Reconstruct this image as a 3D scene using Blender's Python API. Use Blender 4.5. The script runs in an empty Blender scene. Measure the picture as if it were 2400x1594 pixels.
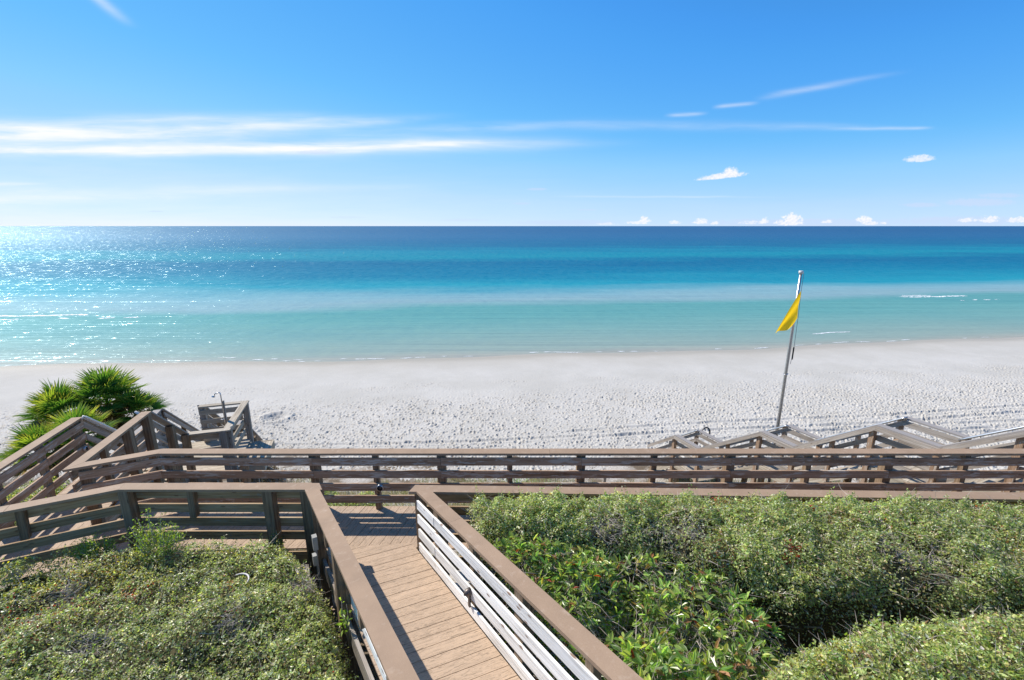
import bpy, math, random
import numpy as np
from mathutils import Vector
random.seed(7); RNG = np.random.default_rng(11)
R = math.radians
scene = bpy.context.scene
COL = scene.collection

# ------------------------------------------------------------------ node helpers
class NT:
    def __init__(s, tree): s.t = tree; s.n = tree.nodes; s.l = tree.links
    def node(s, typ, props=None, **ins):
        n = s.n.new(typ)
        for k, v in (props or {}).items(): setattr(n, k, v)
        for k, v in ins.items(): s.set(n.inputs[int(k[1:]) if k[0] == 'i' and k[1:].isdigit() else k.replace('_', ' ')], v)
        return n
    def set(s, sock, v):
        if isinstance(v, bpy.types.NodeSocket): s.l.new(v, sock)
        elif isinstance(v, bpy.types.Node): s.l.new(v.outputs[0], sock)
        else: sock.default_value = v
    def m(s, op, a, b=0.0, c=None, clamp=False):
        n = s.n.new('ShaderNodeMath'); n.operation = op; n.use_clamp = clamp
        s.set(n.inputs[0], a); s.set(n.inputs[1], b)
        if c is not None: s.set(n.inputs[2], c)
        return n.outputs[0]
    def mix(s, f, a, b, blend='MIX'):
        n = s.n.new('ShaderNodeMix'); n.data_type = 'RGBA'; n.blend_type = blend
        s.set(n.inputs[0], f); s.set(n.inputs[6], a); s.set(n.inputs[7], b)
        return n.outputs[2]
    def ramp(s, f, stops, interp='LINEAR'):
        n = s.n.new('ShaderNodeValToRGB'); cr = n.color_ramp; cr.interpolation = interp
        while len(cr.elements) < len(stops): cr.elements.new(0.5)
        for e, (p, c) in zip(cr.elements, stops):
            e.position = p; e.color = c if len(c) == 4 else (*c, 1)
        s.set(n.inputs[0], f); return n.outputs[0]
    def mr(s, v, a, b, c=0.0, d=1.0, smooth=False):
        n = s.n.new('ShaderNodeMapRange'); n.clamp = True
        if smooth: n.interpolation_type = 'SMOOTHSTEP'
        for i, x in enumerate((v, a, b, c, d)): s.set(n.inputs[i], x)
        return n.outputs[0]
    def noise(s, vec, scale, detail=2.0, rough=0.5, dist=0.0):
        n = s.n.new('ShaderNodeTexNoise'); n.inputs['Scale'].default_value = scale
        n.inputs['Detail'].default_value = detail; n.inputs['Roughness'].default_value = rough
        n.inputs['Distortion'].default_value = dist
        s.set(n.inputs['Vector'], vec); return n.outputs['Fac']
    def vmul(s, v, xyz):
        n = s.n.new('ShaderNodeVectorMath'); n.operation = 'MULTIPLY'
        s.set(n.inputs[0], v); n.inputs[1].default_value = xyz; return n.outputs[0]
    def attr(s, name, out='Vector'):
        n = s.n.new('ShaderNodeAttribute'); n.attribute_name = name; return n.outputs[out]

def material(name):
    m = bpy.data.materials.new(name); m.use_nodes = True
    t = NT(m.node_tree); p = m.node_tree.nodes['Principled BSDF']
    return m, t, p

def rgb(r, g, b): return (r, g, b, 1)

def wood(name, c_dark, c_mid, c_light, flake=0.0, flake_col=(0.4, 0.38, 0.35), knots=0.6, rough=0.85, checks=0.55):
    m, t, p = material(name)
    g = t.attr('gr'); rnd = t.attr('rnd', 'Fac')
    n1 = t.noise(t.vmul(g, (1.2, 38, 38)), 1.0, 4, 0.65, 0.6)
    n2 = t.noise(t.vmul(g, (0.7, 7, 7)), 1.0, 3, 0.6, 1.2)
    f = t.m('ADD', t.m('MULTIPLY', n1, 0.6), t.m('MULTIPLY', n2, 0.4))
    c = t.ramp(f, [(0.36, c_dark), (0.49, c_mid), (0.63, c_light)])
    c = t.mix(t.m('MULTIPLY', t.m('SUBTRACT', rnd, 0.5), 0.0), c, c)
    br = t.m('ADD', 0.85, t.m('MULTIPLY', rnd, 0.28))
    comb = t.node('ShaderNodeCombineColor', None, i0=br, i1=br, i2=br)
    c = t.mix(1.0, c, comb.outputs[0], 'MULTIPLY')
    # fine checks
    ck = t.noise(t.vmul(g, (0.9, 90, 90)), 1.0, 2, 0.5)
    c = t.mix(t.mr(ck, 0.60, 0.70, 0, checks), c, rgb(*[x * 0.35 for x in c_dark]))
    if flake > 0:
        fn = t.noise(t.vmul(g, (2.4, 16, 16)), 1.0, 5, 0.72)
        c = t.mix(t.mr(fn, 0.62 - flake * .15, 0.66 - flake * .15, 0, 0.85), c, rgb(*flake_col))
    if knots > 0:
        vo = t.node('ShaderNodeTexVoronoi', {'feature': 'F1'}, Vector=t.vmul(g, (3.6, 11, 11)), Scale=1.0)
        c = t.mix(t.mr(vo.outputs['Distance'], 0.10, 0.17, knots, 0.0), c, rgb(*[x * 0.4 * k for x, k in zip(c_dark, (1.3, .9, .7))]))
    t.set(p.inputs['Base Color'], c)
    p.inputs['Roughness'].default_value = rough
    p.inputs['Specular IOR Level'].default_value = 0.25
    bmp = t.node('ShaderNodeBump', None, Strength=0.35, Distance=0.004, Height=t.m('ADD', n1, t.m('MULTIPLY', ck, -0.6)))
    t.set(p.inputs['Normal'], bmp.outputs[0])
    return m

def composite(name, base, speck, streak=0.0, stain=0.25):
    m, t, p = material(name)
    g = t.attr('gr'); rnd = t.attr('rnd', 'Fac')
    big = t.noise(g, 3.2, 4, 0.6)
    c = t.mix(t.mr(big, 0.35, 0.68, 0, stain), rgb(*base), rgb(*[x * 0.62 for x in base]))
    c = t.mix(t.mr(t.noise(g, 9.0, 4, 0.7), 0.56, 0.72, 0, stain * 1.2), c, rgb(*speck))
    fine = t.noise(g, 140.0, 2, 0.6)
    c = t.mix(t.mr(fine, 0.58, 0.70, 0, 0.35), c, rgb(*speck))
    c = t.mix(t.mr(fine, 0.30, 0.42, 0.30, 0), c, rgb(*[x * 0.5 for x in base]))
    h = fine
    if streak > 0:
        w = t.noise(t.vmul(g, (1.6, 30, 30)), 1.0, 3, 0.55, 1.4)
        band = t.m('ABSOLUTE', t.m('SUBTRACT', t.m('FRACT', t.m('MULTIPLY', w, 7.0)), 0.5))
        c = t.mix(t.mr(band, 0.0, 0.17, streak, 0.0), c, rgb(*[x * 0.34 for x in base]))
        h = band
    br = t.m('ADD', 0.95, t.m('MULTIPLY', rnd, 0.1))
    comb = t.node('ShaderNodeCombineColor', None, i0=br, i1=br, i2=br)
    c = t.mix(1.0, c, comb.outputs[0], 'MULTIPLY')
    t.set(p.inputs['Base Color'], c)
    p.inputs['Roughness'].default_value = 0.7
    p.inputs['Specular IOR Level'].default_value = 0.25
    bmp = t.node('ShaderNodeBump', None, Strength=0.25, Distance=0.002, Height=h)
    t.set(p.inputs['Normal'], bmp.outputs[0])
    return m

def plain(name, c, rough=0.5, metal=0.0, spec=0.5, var=0.15, scale=12.0):
    m, t, p = material(name)
    tc = t.node('ShaderNodeTexCoord')
    n = t.noise(tc.outputs['Object'], scale, 4, 0.6)
    t.set(p.inputs['Base Color'], t.mix(t.mr(n, 0.3, 0.7), rgb(*[x * (1 - var) for x in c]), rgb(*[min(1, x * (1 + var)) for x in c])))
    p.inputs['Roughness'].default_value = rough; p.inputs['Metallic'].default_value = metal
    p.inputs['Specular IOR Level'].default_value = spec
    return m

def leafmat(name, rough=0.42, trans=0.28, spec=0.5):
    m, t, p = material(name)
    c = t.attr('tint', 'Color')
    t.set(p.inputs['Base Color'], c)
    p.inputs['Roughness'].default_value = rough; p.inputs['Specular IOR Level'].default_value = spec
    tr = t.node('ShaderNodeBsdfTranslucent')
    t.set(tr.inputs['Color'], t.mix(1.0, c, rgb(1.5, 1.6, 0.7), 'MULTIPLY'))
    mx = t.node('ShaderNodeMixShader', None, i0=trans, i1=p.outputs[0], i2=tr.outputs[0])
    out = [n for n in t.n if n.type == 'OUTPUT_MATERIAL'][0]
    t.l.new(mx.outputs[0], out.inputs[0])
    return m

M = {}
M['cap'] = composite('brown_composite_cap', (0.345, 0.235, 0.155), (0.45, 0.345, 0.26), stain=0.42)
M['cap_grey'] = composite('grey_composite_cap', (0.30, 0.275, 0.26), (0.40, 0.37, 0.35), stain=0.12)
M['deck'] = composite('tan_composite_deck', (0.46, 0.335, 0.235), (0.55, 0.43, 0.32), streak=0.95, stain=0.12)
M['bleached'] = wood('bleached_wood', (0.48, 0.455, 0.42), (0.84, 0.82, 0.79), (0.93, 0.92, 0.90), knots=0.95, checks=0.5)
M['brown'] = wood('weathered_brown_wood', (0.20, 0.125, 0.075), (0.36, 0.235, 0.155), (0.47, 0.34, 0.25), flake=0.5, flake_col=(0.50, 0.45, 0.39))  # same weathered wood as the bleached boards, shaded look put into the brown
M['dark'] = wood('shaded_rail_wood', (0.21, 0.13, 0.065), (0.37, 0.25, 0.14), (0.48, 0.37, 0.24), flake=0.1, flake_col=(0.3, 0.28, 0.25))  # same weathered wood again, shade of the hedge-side rails put into the colour
M['post'] = wood('dark_post_wood', (0.11, 0.072, 0.043), (0.21, 0.145, 0.092), (0.32, 0.24, 0.165))
M['grey'] = wood('weathered_grey_wood', (0.20, 0.165, 0.135), (0.335, 0.29, 0.25), (0.45, 0.41, 0.37), knots=0.7)
M['tan'] = wood('weathered_tan_wood', (0.26, 0.21, 0.155), (0.42, 0.36, 0.28), (0.56, 0.50, 0.42), knots=0.5)
M['green'] = wood('treated_green_wood', (0.16, 0.19, 0.12), (0.26, 0.30, 0.20), (0.36, 0.38, 0.28), knots=0.3)
M['leaf'] = leafmat('scrub_leaf', 0.36, 0.50, 0.7)
M['gloss'] = leafmat('glossy_leaf', 0.30, 0.52, 0.7)
M['frond'] = leafmat('palm_leaf', 0.38, 0.35)
M['grass'] = leafmat('dune_grass_blade', 0.55, 0.35, 0.3)
M['twig'] = plain('grey_twig_bark', (0.40, 0.35, 0.31), 0.9, spec=0.2, var=0.4)
M['shade_core'] = plain('hedge_gap_shade', (0.085, 0.075, 0.045), 0.95, spec=0.05, var=0.5, scale=25)  # dark colour standing in for the shade between hedge leaves
M['steel'] = plain('galvanised_steel', (0.55, 0.55, 0.56), 0.32, 0.85, var=0.1)
M['pipe'] = plain('white_handrail_pipe', (0.62, 0.61, 0.60), 0.4, 0.0, var=0.08)
M['black'] = plain('black_rubber', (0.02, 0.02, 0.022), 0.5, var=0.3)
M['bronze'] = plain('bronze_lamp_metal', (0.12, 0.10, 0.09), 0.4, 0.4, var=0.2)
M['lens'] = plain('lamp_lens', (0.03, 0.03, 0.035), 0.1, 0.0, var=0.1)
M['box'] = plain('grey_plastic_box', (0.30, 0.30, 0.29), 0.5, var=0.08)
M['bone'] = plain('bleached_driftwood', (0.72, 0.66, 0.62), 0.7, var=0.15)
M['rope'] = plain('halyard_rope', (0.25, 0.24, 0.25), 0.8, var=0.1)

m, t, p = material('yellow_flag_cloth')
tc = t.node('ShaderNodeTexCoord')
wv = t.noise(t.vmul(tc.outputs['Object'], (1, 1, 1)), 60, 2)
t.set(p.inputs['Base Color'], t.mix(wv, rgb(0.94, 0.66, 0.02), rgb(0.99, 0.74, 0.04)))
p.inputs['Roughness'].default_value = 0.75
tr = t.node('ShaderNodeBsdfTranslucent', None, Color=rgb(1.0, 0.62, 0.01))
mx = t.node('ShaderNodeMixShader', None, i0=0.45, i1=p.outputs[0], i2=tr.outputs[0])
t.l.new(mx.outputs[0], [n for n in t.n if n.type == 'OUTPUT_MATERIAL'][0].inputs[0])
M['flag'] = m

# ------------------------------------------------------------------ object helpers
def tag(o, label=None, cat=None, group=None, kind=None):
    if label: o['label'] = label
    if cat: o['category'] = cat
    if group: o['group'] = group
    if kind: o['kind'] = kind
    return o

def thing(name, label, cat, loc=(0, 0, 0), group=None):
    o = bpy.data.objects.new(name, None); COL.objects.link(o); o.location = loc
    o.empty_display_size = 0.2
    return tag(o, label, cat, group)

def link(name, me, parent):
    o = bpy.data.objects.new(name, me); COL.objects.link(o)
    if parent is not None:
        o.parent = parent; o.location = (0, 0, 0) if parent.parent else tuple(-c for c in parent.location)   # meshes are written in world metres
    return o

def np_mesh(name, V, F, mat, parent=None, attrs=None, smooth=False):
    """V (n,3) array, F (m,k) array of equal-sided faces; attrs: name -> (type, array per vertex)"""
    me = bpy.data.meshes.new(name)
    V = np.asarray(V, dtype=np.float32); F = np.asarray(F, dtype=np.int32)
    k = F.shape[1]
    me.vertices.add(len(V)); me.vertices.foreach_set('co', V.ravel())
    me.loops.add(F.size); me.loops.foreach_set('vertex_index', F.ravel())
    me.polygons.add(len(F))
    me.polygons.foreach_set('loop_start', np.arange(0, F.size, k, dtype=np.int32))
    me.polygons.foreach_set('loop_total', np.full(len(F), k, dtype=np.int32))
    me.polygons.foreach_set('use_smooth', np.full(len(F), smooth, dtype=bool))
    for an, (ty, arr) in (attrs or {}).items():
        a = me.attributes.new(an, ty, 'POINT')
        key = {'FLOAT': 'value', 'FLOAT_VECTOR': 'vector', 'FLOAT_COLOR': 'color'}[ty]
        a.data.foreach_set(key, np.asarray(arr, dtype=np.float32).ravel())
    me.update(calc_edges=True)
    if mat: me.materials.append(mat)
    return link(name, me, parent)

class MB:
    def __init__(s): s.V = []; s.F = []; s.G = []; s.N = []
    def hexa(s, c, g):
        """c: 8 corners ordered (a:s0z0,s1z0,s1z1,s0z1, b: same); g: same for grain coords"""
        b = len(s.V); s.V += [tuple(x) for x in c]
        o = (random.random() * 50, random.random() * 50, random.random() * 50); r = random.random()
        s.G += [(x[0] + o[0], x[1] + o[1], x[2] + o[2]) for x in g]; s.N += [r] * 8
        s.F += [tuple(b + i for i in q) for q in ((0, 3, 2, 1), (4, 5, 6, 7), (0, 1, 5, 4), (1, 2, 6, 5), (2, 3, 7, 6), (3, 0, 4, 7))]
        return s
    def board(s, a, b, left, s0, s1, z0, z1, k0=0.0, k1=0.0, jit=0.0):
        a = Vector(a); b = Vector(b); left = Vector(left); d = (b - a); L = d.length; d = d / L
        up = Vector((0, 0, 1)); c = []; g = []
        for e, (base, k) in enumerate(((a, k0), (b, k1))):
            jz = random.uniform(-jit, jit); js = random.uniform(-jit, jit)
            for (ss, zz) in ((s0, z0), (s1, z0), (s1, z1), (s0, z1)):
                c.append(base + d * (ss * k) + left * (ss + js) + up * (zz + jz))
                g.append((L * e + ss * k, ss, zz))
        return s.hexa(c, g)
    def pillar(s, x, y, d, w, t_, z0, z1, lean=0.0):
        d = Vector((d[0], d[1], 0)).normalized(); l = Vector((-d.y, d.x, 0)); c = []; g = []
        lx = random.uniform(-lean, lean); ly = random.uniform(-lean, lean)
        for e, z in enumerate((z0, z1)):
            for (i, j) in ((-1, -1), (1, -1), (1, 1), (-1, 1)):
                c.append(Vector((x + lx * (1 - e), y + ly * (1 - e), z)) + d * (i * w / 2) + l * (j * t_ / 2)); g.append((z, i * w / 2, j * t_ / 2))
        return s.hexa(c, g)
    def poly(s, pts, thick, grain):
        """convex polygon pts (top face, 3D), extruded down"""
        n = len(pts)
        if n < 3: return s
        b = len(s.V); o = (random.random() * 50, random.random() * 50, 0); r = random.random()
        for dz in (0, -thick):
            for p_ in pts:
                s.V.append((p_[0], p_[1], p_[2] + dz)); q = grain(p_); s.G.append((q[0] + o[0], q[1] + o[1], dz)); s.N.append(r)
        s.F.append(tuple(range(b, b + n))); s.F.append(tuple(range(b + 2 * n - 1, b + n - 1, -1)))
        for i in range(n):
            j = (i + 1) % n; s.F.append((b + i, b + n + i, b + n + j, b + j))
        return s
    def tube(s, pts, rad, seg=8, cap=True):
        pts = [Vector(q) for q in pts]; b = len(s.V); n = len(pts)
        rads = rad if isinstance(rad, (list, tuple)) else [rad] * n
        ref = Vector((0.31, 0.17, 0.93)); al = 0; r = random.random()
        for i, q in enumerate(pts):
            tg = (pts[min(i + 1, n - 1)] - pts[max(i - 1, 0)]).normalized()
            if abs(tg.dot(ref)) > 0.95: ref = Vector((1, 0.1, 0))
            u = tg.cross(ref).normalized(); v = tg.cross(u)
            if i: al += (q - pts[i - 1]).length
            for k in range(seg):
                an = 2 * math.pi * k / seg
                s.V.append(tuple(q + (u * math.cos(an) + v * math.sin(an)) * rads[i])); s.G.append((al, rads[i] * math.cos(an), rads[i] * math.sin(an))); s.N.append(r)
        for i in range(n - 1):
            for k in range(seg):
                k2 = (k + 1) % seg
                s.F.append((b + i * seg + k, b + i * seg + k2, b + (i + 1) * seg + k2, b + (i + 1) * seg + k))
        if cap:
            s.F.append(tuple(b + k for k in range(seg - 1, -1, -1))); s.F.append(tuple(b + (n - 1) * seg + k for k in range(seg)))
        return s
    def build(s, name, mat, parent=None, smooth=False):
        me = bpy.data.meshes.new(name); me.from_pydata(s.V, [], s.F); me.update()
        a = me.attributes.new('gr', 'FLOAT_VECTOR', 'POINT'); a.data.foreach_set('vector', np.array(s.G, dtype=np.float32).ravel())
        a = me.attributes.new('rnd', 'FLOAT', 'POINT'); a.data.foreach_set('value', np.array(s.N, dtype=np.float32))
        if smooth: me.polygons.foreach_set('use_smooth', [True] * len(me.polygons))
        me.materials.append(mat)
        return link(name, me, parent)

# ------------------------------------------------------------------ noise + terrain
def hash2(ix, iy, seed=0):
    h = (ix.astype(np.int64) * 374761393 + iy.astype(np.int64) * 668265263 + seed * 1442695041) & 0xffffffff
    h = ((h ^ (h >> 13)) * 1274126177) & 0xffffffff
    h = (h ^ (h >> 16)) & 0xffffffff
    return h / 4294967295.0
def vnoise(x, y, seed=0):
    x = np.asarray(x, float); y = np.asarray(y, float)
    ix = np.floor(x); iy = np.floor(y); fx = x - ix; fy = y - iy
    fx = fx * fx * (3 - 2 * fx); fy = fy * fy * (3 - 2 * fy)
    a = hash2(ix, iy, seed); b = hash2(ix + 1, iy, seed); c = hash2(ix, iy + 1, seed); d = hash2(ix + 1, iy + 1, seed)
    return (a * (1 - fx) + b * fx) * (1 - fy) + (c * (1 - fx) + d * fx) * fy
def fbm(x, y, seed=0, octs=3):
    v = 0; a = 0.5; f = 1.0
    for k in range(octs): v = v + a * vnoise(x * f, y * f, seed + k * 17); a *= 0.5; f *= 2.03
    return v
def sstep(x, a, b):
    t_ = np.clip((np.asarray(x, float) - a) / (b - a), 0, 1); return t_ * t_ * (3 - 2 * t_)

WATER = -5.25
def shore_y(x): return 34.6 + 0.10 * x + 0.0009 * np.minimum(x * x, 3000) + 0.30 * np.sin(x * 0.21 + 1) + 0.15 * np.sin(x * 0.53)
def dune_z(x, y):
    x = np.asarray(x, float); y = np.asarray(y, float)
    z = -0.95 - 4.05 * sstep(y, 5.0, 17.0) * 0.55 - 4.05 * 0.45 * np.clip((y - 6.0) / 9.5, 0, 1)
    z = z + 0.9 * np.exp(-((x + 10.8) / 2.2) ** 2 - ((y - 10.6) / 2.4) ** 2)
    z = z + 0.18 * (fbm(x * 0.8, y * 0.8, 3) - 0.45)
    return z
def ground_z(x, y): return float(np.maximum(dune_z(np.array([x]), np.array([y])), -5.0)[0])

# ------------------------------------------------------------------ camera
cd = bpy.data.cameras.new('Camera'); cam = bpy.data.objects.new('Camera', cd); COL.objects.link(cam)
cam.location = (0, 0, 4.67); cam.rotation_euler = (R(90 - 14.0), 0, 0)
cd.sensor_width = 36; cd.lens = 16.07; cd.clip_start = 0.05; cd.clip_end = 120000
scene.camera = cam

# ------------------------------------------------------------------ daylight
SUN_AZ, SUN_EL = -57.0, 42.5
sd = bpy.data.lights.new('Sun', 'SUN'); sun = bpy.data.objects.new('Sun', sd); COL.objects.link(sun)
sd.energy = 5.0; sd.angle = R(0.53); sd.color = (1.0, 0.93, 0.82)
sv = Vector((math.sin(R(SUN_AZ)) * math.cos(R(SUN_EL)), math.cos(R(SUN_AZ)) * math.cos(R(SUN_EL)), math.sin(R(SUN_EL))))
sun.rotation_euler = sv.to_track_quat('Z', 'Y').to_euler(); sun.location = (-20, 15, 30)

world = bpy.data.worlds.new('World'); scene.world = world; world.use_nodes = True
w = NT(world.node_tree); bg = [n for n in w.n if n.type == 'BACKGROUND'][0]
sky = w.node('ShaderNodeTexSky', {'sky_type': 'NISHITA', 'sun_disc': False, 'sun_elevation': R(SUN_EL), 'sun_rotation': R(SUN_AZ),
                                  'altitude': 0.0, 'air_density': 0.6, 'dust_density': 0.0, 'ozone_density': 3.0})
tc = w.node('ShaderNodeTexCoord')
sx = w.node('ShaderNodeSeparateXYZ', None, Vector=tc.outputs['Generated'])
X, Y, Z = sx.outputs
yy = w.m('MAXIMUM', Y, 0.02)
U = w.m('DIVIDE', X, yy); V = w.m('DIVIDE', Z, yy)
front = w.mr(Y, 0.05, 0.25)
uv = w.node('ShaderNodeCombineXYZ', None, X=U, Y=V)
wob = w.m('MULTIPLY', w.m('SUBTRACT', w.noise(w.vmul(uv.outputs[0], (2.2, 5, 1)), 1.0, 3, 0.55), 0.5), 0.022)
Vw = w.m('ADD', V, wob)
fib = w.noise(w.vmul(uv.outputs[0], (3.5, 42, 1)), 1.0, 5, 0.62, 0.5)
fib2 = w.noise(w.vmul(uv.outputs[0], (9, 90, 1)), 1.0, 4, 0.6, 0.3)
fibr = w.mr(w.m('ADD', w.m('MULTIPLY', fib, 0.7), w.m('MULTIPLY', fib2, 0.3)), 0.32, 0.66)
dens = None
def streak(u0, v0, u1, v1, w0, w1, s, f0=0.12, f1=0.5, curve=0.0, fibre=0.75):
    """cirrus streak from direction (u0,v0) to (u1,v1); half widths w0,w1 in tangent units"""
    global dens
    tt = w.mr(U, u0, u1)
    vc = w.m('ADD', w.m('MULTIPLY', tt, v1 - v0), v0)
    if curve: vc = w.m('ADD', vc, w.m('MULTIPLY', w.m('MULTIPLY', tt, w.m('SUBTRACT', 1.0, tt)), curve))
    hw = w.m('ADD', w.m('MULTIPLY', tt, w1 - w0), w0)
    q = w.m('DIVIDE', w.m('SUBTRACT', Vw, vc), hw)
    gs = w.m('POWER', 2.718, w.m('MULTIPLY', w.m('MULTIPLY', q, q), -1.0))
    L = abs(u1 - u0); lo, hi = min(u0, u1), max(u0, u1)
    e0 = w.mr(U, lo - 0.02 if f0 == 0 else lo, lo + max(f0, 0.02) * L, 1.0 if f0 == 0 else 0.0, 1.0, True)
    e1 = w.mr(U, hi - f1 * L, hi, 1.0, 0.0, True)
    a = w.m('MULTIPLY', w.m('MULTIPLY', gs, e0), e1)
    a = w.m('MULTIPLY', a, w.m('ADD', (1 - fibre) * s * 0.8, w.m('MULTIPLY', fibr, fibre * s * 1.05)))
    dens = a if dens is None else w.m('ADD', dens, a)
streak(-1.05, 0.148, 0.33, 0.166, 0.009, 0.008, 1.0, 0, 0.45, 0.004, 0.7)
streak(-1.05, 0.152, 0.25, 0.172, 0.022, 0.016, 0.45, 0, 0.5, 0.0, 0.8)
streak(-1.05, 0.148, 0.20, 0.160, 0.006, 0.016, 0.7, 0.25, 0.4, 0.0, 0.5)
streak(-1.05, 0.184, -0.06, 0.215, 0.026, 0.005, 1.0, 0, 0.35, -0.020, 0.75)
streak(-1.05, 0.180, -0.42, 0.178, 0.020, 0.012, 1.1, 0, 0.8, 0.0, 0.55)
streak(-0.95, 0.206, -0.25, 0.212, 0.012, 0.010, 0.45, 0.3, 0.6)
streak(-0.50, 0.176, 0.30, 0.206, 0.010, 0.007, 0.5, 0.5, 0.45)
streak(0.05, 0.200, 0.90, 0.190, 0.012, 0.004, 0.30, 0.2, 0.3)
streak(0.300, 0.216, 0.40, 0.2195, 0.004, 0.003, 0.65, 0.35, 0.35)
streak(0.395, 0.229, 0.50, 0.237, 0.0035, 0.003, 0.8, 0.3, 0.3)
streak(0.470, 0.240, 0.80, 0.300, 0.006, 0.005, 0.55, 0.25, 0.7)
streak(0.62, 0.188, 0.86, 0.1925, 0.0035, 0.0025, 0.7, 0.5, 0.2)
streak(-1.07, 0.064, -0.03, 0.085, 0.015, 0.003, 0.4, 0, 0.5, 0.008, 0.4)
streak(-1.07, 0.054, -0.40, 0.068, 0.012, 0.010, 0.4, 0, 0.6)
streak(-1.10, 0.086, -0.95, 0.0875, 0.004, 0.002, 0.5, 0, 0.5)
streak(0.05, 0.058, 0.62, 0.057, 0.002, 0.0015, 0.5, 0.3, 0.5)
# a short wisp high on the left
r0 = w.m('ADD', w.m('MULTIPLY', w.m('ADD', U, 0.765), 1.0), w.m('MULTIPLY', w.m('SUBTRACT', V, 0.40), 1.15))
q = w.m('DIVIDE', r0, 0.014); gs = w.m('POWER', 2.718, w.m('MULTIPLY', w.m('MULTIPLY', q, q), -1.0))
gs = w.m('MULTIPLY', gs, w.mr(V, 0.365, 0.41, 0, 0.5, True))
dens = w.m('ADD', dens, gs)
# pale veil low over the water, thicker towards the sun
veil = w.m('MULTIPLY', w.mr(V, 0.0, 0.20, 1.0, 0.0, True), w.mr(U, -1.2, 0.5, 0.62, 0.10, True))
dens = w.m('ADD', dens, w.m('MULTIPLY', veil, w.m('ADD', 0.55, w.m('MULTIPLY', fibr, 0.45))))
# cumulus puffs: flat bottomed heaps
puff = None; shade = None
pn = w.noise(w.vmul(uv.outputs[0], (60, 95, 1)), 1.0, 6, 0.62)
pn2 = w.noise(w.vmul(uv.outputs[0], (170, 230, 1)), 1.0, 5, 0.6)
pnn = w.m('ADD', w.m('MULTIPLY', pn, 0.6), w.m('MULTIPLY', pn2, 0.4))
def cumulus(u, v, rx, ry, s, tilt=0.0, soft=0.75, amp=2.2):
    global puff
    du = w.m('DIVIDE', w.m('SUBTRACT', U, u), rx)
    dv = w.m('DIVIDE', w.m('SUBTRACT', w.m('SUBTRACT', V, v), w.m('MULTIPLY', w.m('SUBTRACT', U, u), tilt)), ry)
    dv = w.m('MULTIPLY', dv, w.m('ADD', 1.0, w.m('MULTIPLY', w.m('LESS_THAN', dv, 0.0), 1.2)))
    d2 = w.m('ADD', w.m('MULTIPLY', du, du), w.m('MULTIPLY', dv, dv))
    f = w.m('ADD', w.m('SUBTRACT', 1.0, d2), w.m('MULTIPLY', w.m('SUBTRACT', pnn, 0.5), amp))
    a = w.mr(f, 0.1, 0.1 + soft, 0, s, True)
    puff = a if puff is None else w.m('MAXIMUM', puff, a)
cumulus(0.435, 0.0985, 0.062, 0.010, 0.9, 0.10); cumulus(0.452, 0.104, 0.022, 0.016, 0.95, 0.0)
cumulus(0.836, 0.132, 0.040, 0.012, 0.75, 0.05, 0.8)
for (u, v, rx, ry, s) in ((0.28, 0.010, 0.014, 0.012, .95), (0.265, 0.006, 0.03, 0.006, .8), (0.345, 0.006, 0.02, 0.006, .75), (0.40, 0.007, 0.018, 0.009, .9), (0.43, 0.005, 0.012, 0.006, .8),
                          (0.535, 0.009, 0.012, 0.010, .9), (0.505, 0.006, 0.03, 0.006, .6), (0.592, 0.012, 0.030, 0.016, .97), (0.585, 0.005, 0.035, 0.010, .9), (0.665, 0.008, 0.014, 0.006, .8),
                          (0.745, 0.010, 0.020, 0.013, .95), (0.76, 0.005, 0.035, 0.007, .8), (0.965, 0.011, 0.03, 0.008, .8), (1.01, 0.012, 0.026, 0.012, .85), (1.08, 0.010, 0.04, 0.010, .8), (0.20, 0.004, 0.03, 0.004, .5)):
    cumulus(u, v, rx, ry, s * 0.92, 0.0, 0.8, 5.0)
# lilac-grey far cloud banks
bank = None
for (u, v, rx, ry, s) in ((0.98, 0.048, 0.09, 0.010, .65), (0.86, 0.043, 0.05, 0.006, .6), (1.02, 0.062, 0.06, 0.006, .5), (0.62, 0.007, 0.28, 0.010, .7), (0.95, 0.010, 0.18, 0.012, .7), (0.12, 0.007, 0.14, 0.007, .55),
                          (-0.40, 0.1465, 0.05, 0.005, .5), (0.053, 0.0745, 0.03, 0.003, .5), (0.02, 0.046, 0.025, 0.003, .4), (0.16, 0.033, 0.025, 0.002, .4), (-0.75, 0.030, 0.02, 0.002, .4), (-0.35, 0.018, 0.05, 0.003, .25), (-0.1, 0.012, 0.06, 0.004, .3)):
    du = w.m('DIVIDE', w.m('SUBTRACT', U, u), rx); dv = w.m('DIVIDE', w.m('SUBTRACT', V, v), ry)
    f = w.m('ADD', w.m('SUBTRACT', 1.0, w.m('ADD', w.m('MULTIPLY', du, du), w.m('MULTIPLY', dv, dv))), w.m('MULTIPLY', w.m('SUBTRACT', pnn, 0.5), 2.2))
    a = w.mr(f, 0.0, 0.9, 0, s, True)
    bank = a if bank is None else w.m('MAXIMUM', bank, a)
sc3 = w.node('ShaderNodeSeparateColor', None, Color=sky.outputs[0])
def curve(ch, pts):      # grade one channel of the sky
    return w.m('MULTIPLY', w.ramp(w.m('DIVIDE', ch, 14.0), [(x / 14.0, (y / 8, y / 8, y / 8)) for x, y in pts]), 8.0)
cr_ = curve(sc3.outputs[0], [(0, 0), (0.95, .42), (1.7, 0.95), (2.4, 1.75), (4.2, 2.9), (7.3, 3.8), (12, 5.9)])
cg_ = curve(sc3.outputs[1], [(0, 0), (1.9, 2.3), (3.06, 3.25), (3.9, 3.85), (6.1, 4.5), (8.4, 5.0), (12, 5.8)])
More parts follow.
